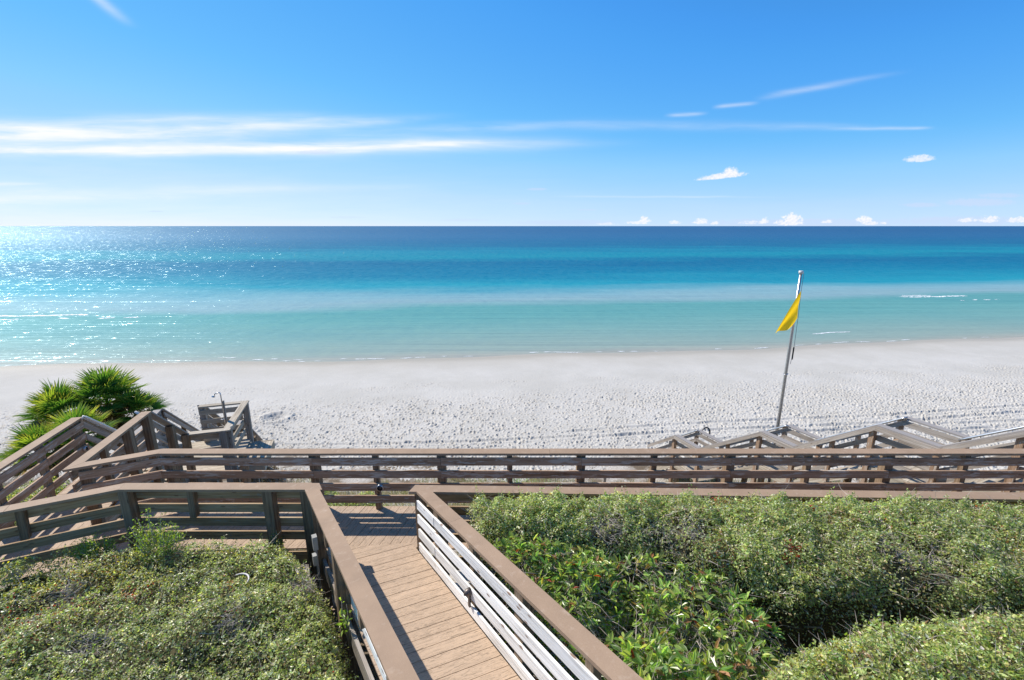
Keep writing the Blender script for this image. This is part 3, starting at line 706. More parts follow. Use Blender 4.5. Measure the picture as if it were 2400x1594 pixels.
def flight(root, p0, p1, left, s0, s1, mat, mats, n):
    """treads between two deck-level points; s0..s1 across along 'left'"""
    p0 = Vector(p0); p1 = Vector(p1); d = p1 - p0; dh = Vector((d.x, d.y, 0)); run = dh.length; dh.normalize()
    for k in range(1, n):
        c = p0 + dh * (run * (k - 0.5) / n); c.z = p0.z + d.z * k / n
        mb = MB()
        for j in (-1, 1):
            q = c + dh * (0.072 * j)
            mb.board(q + left * s0, q + left * s1, dh, -0.066, 0.066, -0.036, 0)
        mb.build('tread', mat, root)
    for s in (s0 - 0.02, s1 + 0.02):
        MB().board(p0 + left * s, p1 + left * s, left, -0.019, 0.019, -0.26, -0.03).build('stringer', mats, root)

st1 = thing('staircase', 'short grey stair dropping from the palm-side walkway to the shower landing', 'staircase', (-7.9, 9.2, -0.6), 'beach stairs')
flight(st1, B_end, b1, -wr, 0.08, 1.10, M['tan'], M['grey'], 6)
# ---- shower landing ---------------------------------------------------------
ld = uv2(-17.5); lr = Vector((ld.y, -ld.x, 0)); LZ = -1.14
O = Vector((b1.x, b1.y, LZ))
lp = thing('deck_platform', 'small weathered wooden landing with the outdoor shower, at the foot of the short stair', 'landing', (O.x, O.y + .9, LZ))
zl = lambda x, y: LZ
q = [O - lr * 1.22, O + lr * 0.90, O + lr * 0.90 + ld * 1.95, O - lr * 1.22 + ld * 1.95]
decking(lp, [(v.x, v.y) for v in q], 72.5, zl, M['tan'], 0.145, 0.006)
q2 = [O + lr * 0.905 + ld * 0.15, O + lr * 1.50 + ld * 0.15, O + lr * 1.50 + ld * 1.55, O + lr * 0.905 + ld * 1.55]
decking(lp, [(v.x, v.y) for v in q2], -17.5, lambda x, y: LZ - 0.04, M['tan'], 0.145, 0.006, name='shower_grate')
for i in range(4):
    u_, v_ = q[i], q[(i + 1) % 4]; beam(lp, u_ - Vector((0, 0, .03)), v_ - Vector((0, 0, .03)), 0.038, 0.2, M['tan'], 'rim_joist')
for i in range(3):
    u_, v_ = q2[i], q2[i + 1]; beam(lp, u_ + Vector((0, 0, .01)) - Vector((0, 0, .04)), v_ - Vector((0, 0, .03)), 0.038, 0.24, M['tan'], 'rim_joist')
for v in q: pile(lp, v.x, v.y, LZ - 0.05, M['post'], (ld.x, ld.y))
lrail = thing('railing', 'pale bare-wood railing round three sides of the shower landing', 'railing', (O.x + .5, O.y + 1, LZ), 'landing railings')
c1 = O + lr * 0.86; c2 = c1 + ld * 1.86; c3 = c2 - lr * 1.12
T45 = math.tan(R(45))
T3 = (0.90, 0.62, 0.34)
railing(lrail, O + lr * 0.02, c1 - lr * 0.087, -1, M['tan'], M['grey'], M['tan'], [0.76], [], k1=0, e1=.05, tops=(0.99, 0.62))
railing(lrail, c1 - ld * 0.086, c2 + ld * 0.086, -1, M['tan'], M['grey'], M['tan'], [0.15, 1.86], [], tops=T3)
railing(lrail, c2 - lr * 0.088, c3, -1, M['tan'], M['grey'], M['tan'], [0.96], [], tops=(0.96, 0.70, 0.44, 0.20))
# second flight going on towards the beach
railing(lrail, a1 + Vector((0, 0, LZ + DROP)) * 0, q[3] - ld * 0.05, +1, M['grey'], M['grey'], M['cap_grey'], [0.9, 1.85], [], tops=T3)
st2 = thing('staircase', 'lower wooden stair running from the shower landing down to the sand behind the palms', 'staircase', (O.x - 1.3, O.y + 2.6, -2), 'beach stairs')
s_top = q[3].lerp(q[2], 0.02); s_bot = s_top + ld * 2.4; s_bot.z = LZ - 1.8
s_end = s_bot + ld * 0.9; s_low = s_end + ld * 2.4; s_low.z = -4.95
flight(st2, s_top, s_bot, lr, 0.02, 0.92, M['tan'], M['grey'], 10)
lg_ = [s_bot, s_bot + lr * 0.94, s_end + lr * 0.94, s_end]
decking(st2, [(v.x, v.y) for v in lg_], 72.5, lambda x, y: LZ - 1.8, M['tan'], name='landing')
flight(st2, s_end, s_low, lr, 0.02, 0.92, M['tan'], M['grey'], 11)
for v in lg_: pile(st2, v.x, v.y, LZ - 1.86, M['post'], (ld.x, ld.y))
r2 = thing('railing', 'grey railing of the lower stair half hidden beyond the palms', 'railing', (s_bot.x, s_bot.y, -2), 'landing railings')
for side, o_ in ((0.94, -1), (0.0, +1)):
    railing(r2, s_top + lr * side, s_bot + lr * side, o_, M['grey'], M['post'], M['cap_grey'], [0.1, 2.35], [1.2], tops=(0.98, 0.72, 0.46))
    railing(r2, s_bot + lr * side, s_end + lr * side, o_, M['grey'], M['post'], M['cap_grey'], [0.85], [], tops=(0.98, 0.72, 0.46))
    railing(r2, s_end + lr * side, s_low + lr * side, o_, M['grey'], M['post'], M['cap_grey'], [2.3], [1.2], tops=(0.98, 0.72, 0.46))

# ---- outdoor shower -----------------------------------------------------------
sh = thing('outdoor_shower', 'slim outdoor shower post with a bent steel pipe beside the landing railing', 'shower', (-7.22, 10.7, LZ))
MB().pillar(-7.22, 10.7, (ld.x, ld.y), 0.06, 0.05, LZ - 0.6, 0.44).build('post', M['grey'], sh)
arm = [(-7.22, 10.66, -0.55), (-7.22, 10.66, 0.60), (-7.225, 10.66, 0.655), (-7.25, 10.66, 0.672), (-7.31, 10.66, 0.665), (-7.36, 10.66, 0.635), (-7.385, 10.66, 0.60)]
pipe_ = MB().tube(arm, 0.0125, 8).build('pipe', M['steel'], sh, True)
MB().tube([(-7.385, 10.66, 0.605), (-7.392, 10.66, 0.592), (-7.405, 10.66, 0.565), (-7.407, 10.66, 0.56)], [0.012, 0.018, 0.042, 0.042], 12).build('shower_head', M['steel'], pipe_, True)
MB().tube([(-7.22, 10.66, -0.02), (-7.22, 10.60, -0.02), (-7.27, 10.60, -0.02)], 0.012, 8).build('tap', M['steel'], pipe_)

# ---- right beach stair ----------------------------------------------------------
sa = uv2(-23.25); sl_ = Vector((-sa.y, sa.x, 0)); sr_ = -sl_
bs = thing('staircase', 'long weathered beach stair in several flights with landings, right of the flagpole', 'staircase', (8.2, 11, -1.5), 'beach stairs')
# stations along the front (camera side) railing: horizontal distance from F0, deck z
F0 = Vector((9.515, 7.74, 0))
def FP(s, z): return Vector((F0.x + sa.x * s, F0.y + sa.y * s, z))
stn = [(-0.95, 0.0), (0.0, 0.0), (1.17, -0.90), (2.36, -0.90), (4.19, -2.306), (5.21, -2.306), (7.48, -3.93), (8.60, -3.93), (10.0, -4.95)]
WID = 1.08
for i in range(len(stn) - 1):
    (sa0, z0), (sa1, z1) = stn[i], stn[i + 1]
    if abs(z0 - z1) < .01:
        pg = [FP(sa0, z0) + sr_ * 0.02, FP(sa1, z0) + sr_ * 0.02, FP(sa1, z0) + sr_ * (WID - .02), FP(sa0, z0) + sr_ * (WID - .02)]
        decking(bs, [(v.x, v.y) for v in pg], 66.75, lambda x, y, z=z0: z, M['tan'], name='landing')
        for k in (0, 1):
            u_ = FP(sa0, z0 - .03) + sr_ * (WID * k); v_ = FP(sa1, z0 - .03) + sr_ * (WID * k)
            beam(bs, u_, v_, 0.038, 0.22, M['tan'], 'rim_joist')
        for s_ in (sa0 + .08, sa1 - .08):
            for k in (0.12, WID - 0.12):
                v = FP(s_, z0) + sr_ * k; pile(bs, v.x, v.y, z0 - 0.06, M['green'] if k > .5 else M['post'], (sa.x, sa.y), 0.13)
    else:
        flight(bs, FP(sa0, z0), FP(sa1, z1), sr_, 0.03, WID - 0.03, M['tan'], M['tan'], max(3, round((z0 - z1) / 0.185)))
        v = FP((sa0 + sa1) / 2, 0)
        for k in (0.1, WID - .1):
            vv = v + sr_ * k; pile(bs, vv.x, vv.y, (z0 + z1) / 2 - 0.25, M['post'], (sa.x, sa.y), 0.13)
fr_ = thing('railing', 'zigzag railing on the near side of the long beach stair', 'railing', (8.2, 11, -0.6), 'beach stair railings')
rr_ = thing('railing', 'zigzag railing on the far side of the long beach stair, grey capped', 'railing', (9.3, 11.5, -0.6), 'beach stair railings')
for i in range(len(stn) - 1):
    (sa0, z0), (sa1, z1) = stn[i], stn[i + 1]; LH = sa1 - sa0
    mids = [LH * .5] if LH > 1.5 else []
    post = [0.07] if abs(z0 - z1) > .01 else [0.02]
    railing(fr_, FP(sa0, z0), FP(sa1, z1), +1, M['grey'], M['brown'], M['cap_grey'], post, mids, tops=(0.78, 0.52, 0.28), fascia=True, post_t=0.11)
    o = sr_ * WID
    railing(rr_, FP(sa0, z0) + o, FP(sa1, z1) + o, -1, M['grey'], M['brown'], M['cap_grey'], post, mids, tops=(0.99, 0.74, 0.48), post_t=0.11)
    if abs(z0 - z1) > .01: handrail(rr_, FP(sa0, z0) + o, FP(sa1, z1) + o, sl_, off=0.13, mat=M['steel'])
hp = thing('hose_loop', 'black coiled hose hanging over the lowest railing corner of the beach stair', 'hose', (7.45, 16.2, -3.0))
MB().tube([(7.45 + 0.17 * math.cos(a_), 16.2 + .03 * math.cos(a_), -3.05 + 0.22 * math.sin(a_)) for a_ in [i * 2 * math.pi / 24 for i in range(25)]], 0.028, 8, False).build('hose', M['black'], hp, True)

# ---- flagpole + flag ------------------------------------------------------------
FPX, FPY = 8.80, 14.0
fp = thing('flagpole', 'tall tapered metal flagpole standing at the dune foot beside the beach stair', 'flagpole', (FPX, FPY, -4.9))
zb = ground_z(FPX, FPY) - 0.3
MB().tube([(FPX, FPY, zb), (FPX, FPY, -1.0), (FPX, FPY, 1.5), (FPX, FPY, 3.27)], [0.055, 0.053, 0.045, 0.037], 16).build('pole', M['steel'], fp, True)
MB().tube([(FPX, FPY, 3.265), (FPX, FPY, 3.345), (FPX, FPY, 3.352)], [0.066, 0.066, 0.05], 16).build('pole_cap', M['pipe'], fp, True)
hl = [(FPX + 0.075, FPY - .03, 3.27), (FPX + 0.07, FPY - .03, 2.76), (FPX + 0.10, FPY - .03, 1.9), (FPX + 0.12, FPY - .03, 0.9), (FPX + 0.085, FPY - .03, 0.42), (FPX + 0.07, FPY - .03, 0.40)]
hal_ = MB().tube(hl, 0.007, 6).build('halyard', M['rope'], fp)
MB().tube([(FPX + 0.115, FPY - .03, 0.95), (FPX + 0.115, FPY - .03, 0.55)], 0.022, 8).build('cleat', M['black'], hal_)
MB().tube([(FPX + 0.065 * math.cos(a_), FPY + 0.065 * math.sin(a_), 0.05 + .02 * math.cos(a_)) for a_ in [i * math.pi / 8 for i in range(17)]], 0.01, 6, False).build('band', M['steel'], fp)
# flag: cloth hoisted by its top corner, hanging in folds towards the left
nu, nv = 26, 22; V = []; F = []
hoist_t = Vector((FPX + 0.03, FPY - .085, 2.75)); hoist_b = Vector((FPX + 0.03, FPY - .095, 1.90))
tip_t = Vector((FPX - 0.64, FPY - .12, 1.44)); tip_b = Vector((FPX - 0.20, FPY - .12, 1.55))
for j in range(nv + 1):
    v = j / nv
    for i_ in range(nu + 1):
        u = i_ / nu
        top = hoist_t.lerp(tip_t, u) + Vector((-.01, -.02, 0.03)) * math.sin(math.pi * u)
        bot = hoist_b.lerp(tip_b, u) + Vector((0.0, 0, -0.03)) * math.sin(math.pi * u * 1.0)
        q = top.lerp(bot, v)
        q += Vector((0.012, -0.060, 0)) * math.sin(v * math.pi * 2.6 + u * 1.5) * (0.25 + 0.75 * u) * (1 - 0.4 * v)
        q += Vector((0.04, 0, 0.0)) * math.sin(math.pi * v) * math.sin(math.pi * min(1, u * 1.3)) * 0.5
        V.append(q)
for j in range(nv):
    for i_ in range(nu):
        b_ = j * (nu + 1) + i_; F.append((b_, b_ + 1, b_ + nu + 2, b_ + nu + 1))
fl = thing('flag', 'bright yellow beach warning flag hanging limp in folds near the top of the pole', 'flag', (FPX, FPY, 2.3))
np_mesh('cloth', np.array([tuple(v) for v in V]), np.array(F), M['flag'], fl, None, True)

# ---- step lights, box, hedge debris -----------------------------------------------
def step_light(label, pos, fwd, rad=0.055):
    o = thing('step_light', label, 'lamp', pos, 'round rail lamps'); pos = Vector(pos); fwd = Vector(fwd).normalized()
    hs_ = MB().tube([pos - fwd * 0.005, pos + fwd * 0.028], rad, 20).build('housing', M['bronze'], o, True)
    MB().tube([pos + fwd * 0.004, pos + fwd * 0.04, pos + fwd * 0.045], [rad * 1.02, rad * 1.05, rad * 0.86], 20, False).build('ring', M['steel'], hs_, True)
    MB().tube([pos + fwd * 0.026, pos + fwd * 0.036], rad * 0.82, 20).build('lens', M['lens'], hs_, True)
step_light('round steel-ringed lamp on the third board of the seaward railing facing the ramp', (-2.19, 6.795, 0.452), (0, -1, 0))
pA = A_end - wd * 0.16 + wr * 0.08; pA.z = 0.47
step_light('small round lamp near the end of the railing in front of the palmettos', pA, wr, 0.045)
ls = thing('step_light', 'brown hooded lamp on the bleached railing of the ramp', 'lamp', (-0.40, 4.33, 0.6), 'round rail lamps')
c0 = RR0 + rd * 1.72 - rn * 0.085; c0.z = SL * 1.72 + 0.47
hood = [c0 + rn * 0.01, c0 - rn * 0.015, c0 - rn * 0.04 - Vector((0, 0, .005)), c0 - rn * 0.062 - Vector((0, 0, .014)), c0 - rn * 0.072 - Vector((0, 0, .022))]
MB().tube(hood, [0.042, 0.042, 0.037, 0.024, 0.006], 16).build('hood', M['bronze'], ls, True)
MB().board(c0 + rd * 0.0 - Vector((0, 0, .24)), c0 - Vector((0, 0, .03)) + rd * 0.002, rn, -0.02, 0.004, 0, 0.004).build('cable_cover', M['bronze'], ls) if False else None
MB().pillar(c0.x - rn.x * 0.008, c0.y - rn.y * 0.008, (rd.x, rd.y), 0.035, 0.02, c0.z - 0.2, c0.z - 0.03).build('cable_cover', M['bronze'], ls)
jb = thing('junction_box', 'grey electrical box on the outer side of the left ramp railing', 'electrical box', (-2.66, 5.33, 0.5))
k0_ = RL0 + rd * 0.50 - rn * 0.12
MB().pillar(k0_.x, k0_.y, (rd.x, rd.y), 0.085, 0.06, 0.40, 0.60).build('box_body', M['box'], jb)
k1_ = k0_ + rd * 0.10 - rn * 0.035
MB().pillar(k1_.x, k1_.y, (rd.x, rd.y), 0.08, 0.05, 0.24, 0.39).build('cover', M['box'], jb)
MB().tube([(k0_.x, k0_.y, 0.37), (k0_.x, k0_.y, -0.9)], 0.017, 8).build('conduit', M['box'], jb)

# ------------------------------------------------------------------ vegetation
def unit(a): return a / np.maximum(np.linalg.norm(a, axis=1, keepdims=True), 1e-6)
def leaves(name, P, N, L, W, tint, mat, parent, folded=False):
    """one small blade per point: P base, N facing, L length, W width"""
    n = len(P); rv = RNG.normal(size=(n, 3)); T = unit(np.cross(N, rv)); B = np.cross(N, T)
    L = L[:, None]; W = W[:, None]
    if not folded:
        V = np.stack([P, P + T * L * .5 + B * W * .5 + N * L * .06, P + T * L, P + T * L * .5 - B * W * .5 + N * L * .06], 1).reshape(-1, 3)
        F = np.arange(n * 4).reshape(n, 4); k = 4
    else:
        mid = N * (W * .18)
        V = np.stack([P, P + T * L * .30 + B * W * .48 + mid, P + T * L * .72 + B * W * .40 + mid, P + T * L - N * L * .10,
                      P + T * L * .72 - B * W * .40 + mid, P + T * L * .30 - B * W * .48 + mid], 1).reshape(-1, 3)
        b = np.arange(n)[:, None] * 6
        F = np.concatenate([b + np.array([[0, 1, 2, 3]]), b + np.array([[0, 3, 4, 5]])]); k = 6
    tt = np.concatenate([tint, np.ones((n, 1))], 1)
    return np_mesh(name, V, F, mat, parent, {'tint': ('FLOAT_COLOR', np.repeat(tt, k, axis=0))})
def twigs(name, P, D, L, rad, mat, parent, bend=0.35):
    """thin bent three-sided sticks"""
    n = len(P); D = unit(D); S = unit(np.cross(D, RNG.normal(size=(n, 3)))); Q = np.cross(D, S); L = L[:, None]; rad = np.broadcast_to(rad, (n,))[:, None]
    kb = RNG.uniform(-bend, bend, (n, 1))
    C = [P, P + D * L * .5 + S * L * kb * .5, P + D * L + S * L * kb * .3]
    rings = []
    for c, f in zip(C, (1.0, .75, .25)):
        for a in (0, 2.09, 4.19): rings.append(c + (S * math.cos(a) + Q * math.sin(a)) * rad * f)
    V = np.stack(rings, 1).reshape(-1, 3); b = np.arange(n)[:, None] * 9; F = []
    for r_ in (0, 3):
        for k in range(3):
            k2 = (k + 1) % 3; F.append(b + np.array([[r_ + k, r_ + k2, r_ + 3 + k2, r_ + 3 + k]]))
    return np_mesh(name, V, np.concatenate(F), mat, parent)
def inside(poly, x, y):
    c = np.zeros(x.shape, bool); n = len(poly)
    for i in range(n):
        (x1, y1), (x2, y2) = poly[i], poly[(i + 1) % n]
        hit = ((y1 > y) != (y2 > y)) & (x < (x2 - x1) * (y - y1) / (y2 - y1 + 1e-12) + x1); c ^= hit
    return c
def edge_dist(poly, x, y):
    d = np.full(x.shape, 1e9); n = len(poly)
    for i in range(n):
        (x1, y1), (x2, y2) = poly[i], poly[(i + 1) % n]
        t_ = np.clip(((x - x1) * (x2 - x1) + (y - y1) * (y2 - y1)) / ((x2 - x1) ** 2 + (y2 - y1) ** 2), 0, 1)
        d = np.minimum(d, np.hypot(x - x1 - t_ * (x2 - x1), y - y1 - t_ * (y2 - y1)))
    return d
def sample(poly, n):
    xs = [q[0] for q in poly]; ys_ = [q[1] for q in poly]; X_ = []; Y_ = []; got = 0
    while got < n:
        x = RNG.uniform(min(xs), max(xs), n * 2); y = RNG.uniform(min(ys_), max(ys_), n * 2); k = inside(poly, x, y)
        X_.append(x[k]); Y_.append(y[k]); got += k.sum()
    return np.concatenate(X_)[:n], np.concatenate(Y_)[:n]
def palette(n, cols, wts, jitter=0.25):
    idx = RNG.choice(len(cols), n, p=np.array(wts) / sum(wts)); c = np.array(cols)[idx]
    return np.clip(c * (1 + RNG.normal(0, jitter, (n, 1))) * (1 + RNG.normal(0, 0.08, (n, 3))), 0.003, 1)
OLIVE = [(0.30, 0.355, 0.115), (0.43, 0.47, 0.20), (0.17, 0.21, 0.08), (0.54, 0.55, 0.21), (0.56, 0.56, 0.43), (0.48, 0.36, 0.21)]
def hedge(root, poly, top, n, size, cols, wts, roll=0.30, drop=0.55, floor=-0.9, seed=1, spots=(), twign=1500, lump=0.13, side=0.12, shade_core=True, barespots=(), mat='leaf'):
    def surf(x, y):
        d = edge_dist(poly, x, y); e = np.clip(1 - d / roll, 0, 1)
        z = top(x, y) + lump * 2 * (fbm(x * 2.1, y * 2.1, seed, 2) - .38) + lump * 1.3 * (vnoise(x * 6.5, y * 6.5, seed + 5) - .5) + lump * .8 * (vnoise(x * 15, y * 15, seed + 8) - .5)
        return z - drop * e * e
    ns = int(n * side); x, y = sample(poly, n - ns)
    z = surf(x, y); h = 0.02
    gx_ = (surf(x + h, y) - z) / h; gy_ = (surf(x, y + h) - z) / h
    Nn = unit(np.stack([-gx_, -gy_, np.ones_like(x)], 1)); dep = np.where(RNG.random(len(x)) < .66, RNG.exponential(.025, len(x)), RNG.uniform(0, .30, len(x)))
    thin = np.ones(len(x), bool)
    for (bx, by, br) in barespots:
        dd = np.hypot(x - bx, (y - by) * 1.5); thin &= ~((dd < br * (0.7 + .6 * vnoise(x * 5, y * 5, 9))) & (RNG.random(len(x)) < .85))
    P = np.stack([x, y, z - dep + RNG.exponential(.012, len(x)) * (RNG.random(len(x)) < .35)], 1)[thin]; Nn = Nn[thin]
    # flanks
    per = [(poly[i], poly[(i + 1) % len(poly)]) for i in range(len(poly))]; ln = np.array([math.hypot(b[0] - a[0], b[1] - a[1]) for a, b in per])
    ei = RNG.choice(len(per), ns, p=ln / ln.sum()); tt = RNG.random(ns); A = np.array([p_[0] for p_ in per])[ei]; Bq = np.array([p_[1] for p_ in per])[ei]
    Q = A + (Bq - A) * tt[:, None]; tang = unit(np.concatenate([Bq - A, np.zeros((ns, 1))], 1)); on = np.stack([tang[:, 1], -tang[:, 0], np.zeros(ns)], 1)
    cen = np.mean(np.array(poly), 0); sg = np.sign(((Q - cen) * on[:, :2]).sum(1))[:, None]; on = on * sg
    tz = top(Q[:, 0], Q[:, 1]) - drop * .9; zz = tz - (tz - floor) * RNG.random(ns) ** 1.3
    Q3 = np.concatenate([Q, zz[:, None]], 1) - on * np.abs(RNG.normal(0, .10, (ns, 1))) + on * .05
    P = np.concatenate([P, Q3]); Nn = np.concatenate([Nn, unit(on + np.array([0, 0, .5]))])
    n2 = len(P); Nf = unit(Nn * 0.6 + np.array([-.10, .0, .60]) + RNG.normal(0, .45, (n2, 3)))
    tint = palette(n2, cols, wts)
    pv = fbm(P[:, 0] * 1.1, P[:, 1] * 1.1, seed + 30, 3)[:, None]
    tint = tint * (0.98 + 0.5 * (pv - .25)) * np.array([1, 1, 1])
    for (sx_, sy_, sr, scol, prob) in spots:
        k = (np.hypot(P[:, 0] - sx_, (P[:, 1] - sy_) * 1.3) < sr * RNG.uniform(.4, 1.1, n2)) & (RNG.random(n2) < prob)
        tint[k] = np.array(scol) * (1 + RNG.normal(0, .25, (k.sum(), 1)))
    Ls = size * RNG.uniform(.5, 1.0, n2) * (0.75 + 0.9 * RNG.random(n2) ** 2 + .5 * pv[:, 0])
    leaves('foliage', P, Nf, Ls, Ls * RNG.uniform(.42, .62, n2), np.clip(tint, .003, 1), M[mat], root)
    # twigs poking through
    # shoots standing proud of the clipped surface
    nsh = twign // 2; x, y = sample(poly, nsh); z = surf(x, y); hs = RNG.uniform(.04, .15, nsh); lx_ = RNG.normal(0, .25, nsh); ly_ = RNG.normal(0, .25, nsh); pl = 11
    q_ = np.tile(np.linspace(.15, 1, pl), nsh); r_ = lambda a: np.repeat(a, pl)
    Ps = np.stack([r_(x) + r_(lx_ * hs) * q_, r_(y) + r_(ly_ * hs) * q_, r_(z) - .03 + r_(hs) * q_], 1) + RNG.normal(0, .007, (nsh * pl, 3))
    l_ = size * RNG.uniform(.6, 1.2, nsh * pl)
    leaves('shoots', Ps, unit(RNG.normal(0, 1, (nsh * pl, 3)) + np.array([0, 0, .4])), l_, l_ * .48, palette(nsh * pl, cols, wts), M[mat], root)
    x, y = sample(poly, twign); z = surf(x, y)
    D = np.stack([RNG.normal(0, .8, twign), RNG.normal(0, .8, twign), RNG.uniform(-.1, .7, twign)], 1)
    for (bx, by, br) in barespots:
        k = RNG.random(twign) < .045; x = np.where(k, bx + RNG.normal(0, br * .5, twign), x); y = np.where(k, by + RNG.normal(0, br * .38, twign), y)
    z = surf(x, y)
    twigs('twigs', np.stack([x, y, z - RNG.uniform(.0, .12, twign)], 1), D, RNG.uniform(.06, .24, twign), RNG.uniform(.0016, .0035, twign), M['twig'], root)
    if shade_core:  # added dark sheet below the leaves, makes the gaps read as shaded
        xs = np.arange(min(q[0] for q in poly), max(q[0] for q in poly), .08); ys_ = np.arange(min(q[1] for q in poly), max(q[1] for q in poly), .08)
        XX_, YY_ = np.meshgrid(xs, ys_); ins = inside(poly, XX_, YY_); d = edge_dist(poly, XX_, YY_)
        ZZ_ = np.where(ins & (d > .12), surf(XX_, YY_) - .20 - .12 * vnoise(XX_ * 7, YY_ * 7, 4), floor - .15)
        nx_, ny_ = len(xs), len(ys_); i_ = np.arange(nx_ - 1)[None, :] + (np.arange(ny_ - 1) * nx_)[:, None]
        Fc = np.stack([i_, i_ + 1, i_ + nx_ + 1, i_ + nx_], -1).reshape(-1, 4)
        keep = ins.ravel()[Fc].any(1); np_mesh('gap_shade_sheet', np.stack([XX_, YY_, ZZ_], -1).reshape(-1, 3), Fc[keep], M['shade_core'], root)
    return surf

RED, ORANGE, YEL, DRY = (0.42, 0.03, 0.015), (0.50, 0.16, 0.03), (0.55, 0.45, 0.03), (0.28, 0.16, 0.08)
# left hedge
polyL = [(-7.55, 4.75), (-6.6, 5.15), (-5.6, 5.50), (-4.95, 5.38), (-4.6, 5.55), (-2.98, 5.52), (-2.40, 4.90), (-1.94, 4.22), (-1.52, 3.55), (-0.98, 2.55), (-0.9, 2.0), (-8.5, 2.0), (-8.5, 4.2)]
h1 = thing('hedge', 'broad low salt-pruned scrub hedge with red and yellow leaves left of the ramp', 'hedge', (-4, 4, -0.5), 'clipped hedges')
spL = [(-5.3, 4.75, .5, ORANGE, .12), (-4.9, 4.2, .5, RED, .10), (-5.4, 4.3, .45, RED, .10), (-4.4, 4.55, .3, RED, .18), (-6.0, 4.9, .7, YEL, .25), (-5.0, 4.9, .6, YEL, .18), (-4.2, 4.75, .35, YEL, .10),
       (-3.62, 5.12, .14, YEL, .5), (-4.55, 4.5, .10, ORANGE, .6), (-5.2, 3.8, .5, RED, .04), (-3.0, 5.3, .4, YEL, .08), (-2.6, 5.2, .3, YEL, .08), (-4.0, 4.2, 2.5, DRY, .03), (-3.0, 4.3, 2.0, RED, .004), (-3.3, 4.5, .12, ORANGE, .3)]
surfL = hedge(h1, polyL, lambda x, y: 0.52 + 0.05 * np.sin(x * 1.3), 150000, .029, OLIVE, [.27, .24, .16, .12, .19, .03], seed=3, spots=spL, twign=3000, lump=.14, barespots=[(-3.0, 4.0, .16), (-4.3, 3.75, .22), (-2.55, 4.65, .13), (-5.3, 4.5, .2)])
# right hedge behind
polyR = [(-0.60, 5.57), (1.5, 5.53), (9.5, 5.36), (9.5, 3.95), (5.0, 3.95), (3.9, 4.12), (3.0, 4.05), (2.45, 4.35), (1.9, 4.55), (1.2, 4.72), (0.3, 4.82), (-0.40, 4.92)]
h2 = thing('hedge', 'clipped small-leaved hedge with a few red sprays along the inland railing right of the ramp', 'hedge', (3.5, 4.8, -0.5), 'clipped hedges')
spR = [(2.75, 5.33, .16, RED, .35), (2.95, 5.38, .12, RED, .3), (3.80, 5.15, .06, RED, .9), (3.22, 4.50, .11, RED, .7), (3.08, 4.40, .06, RED, .7), (6.1, 5.25, .14, ORANGE, .3), (1.7, 5.2, .15, RED, .1), (4.7, 4.9, .3, RED, .02),
       (5.9, 4.6, .4, ORANGE, .06), (2.4, 4.55, .25, DRY, .4), (4.0, 4.8, 4, DRY, .03), (4.1, 4.95, .25, DRY, .25)]
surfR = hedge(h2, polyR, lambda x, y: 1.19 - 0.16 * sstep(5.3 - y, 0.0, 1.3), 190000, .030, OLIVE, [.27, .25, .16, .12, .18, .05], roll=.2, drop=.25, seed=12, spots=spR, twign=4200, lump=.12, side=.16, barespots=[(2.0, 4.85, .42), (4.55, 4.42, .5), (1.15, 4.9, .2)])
# near right hedge
polyN = [(1.65, 1.9), (1.8, 2.7), (2.25, 3.15), (3.0, 3.42), (4.4, 3.52), (8.0, 3.5), (8.0, 1.6), (1.75, 1.6)]
h3 = thing('hedge', 'yellow-green hedge top in the lower right corner, nearest of the hedges', 'hedge', (4, 2.8, -0.5), 'clipped hedges')
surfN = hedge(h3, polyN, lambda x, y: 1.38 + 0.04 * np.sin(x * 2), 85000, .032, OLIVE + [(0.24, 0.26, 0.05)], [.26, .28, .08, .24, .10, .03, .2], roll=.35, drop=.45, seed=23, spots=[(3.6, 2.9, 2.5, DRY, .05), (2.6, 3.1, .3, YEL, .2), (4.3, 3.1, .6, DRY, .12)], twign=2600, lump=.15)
# trunks in the hollow between the right hedges
for k, (x, y) in enumerate(((2.62, 4.28), (3.25, 4.22), (2.9, 4.3), (3.7, 4.25), (4.4, 4.2), (5.2, 4.2))):
    g = ground_z(x, y); mb = MB(); q0 = Vector((x, y, g - .1)); q3 = Vector((x + random.uniform(-.15, .25), y + .15, 0.85))
    mb.tube([q0, q0.lerp(q3, .35) + Vector((random.uniform(-.06, .06), -.04, 0)), q0.lerp(q3, .7) + Vector((random.uniform(-.06, .06), 0.02, 0)), q3], [.045, .036, .028, .016], 8)
    for j in range(3):
        s_ = q0.lerp(q3, .5 + .15 * j); mb.tube([s_, s_ + Vector((random.uniform(-.25, .25), random.uniform(-.2, .05), .18)), s_ + Vector((random.uniform(-.4, .4), random.uniform(-.25, .05), .30))], [.014, .010, .005], 6)
    mb.build('trunk', M['twig'], h2, True)

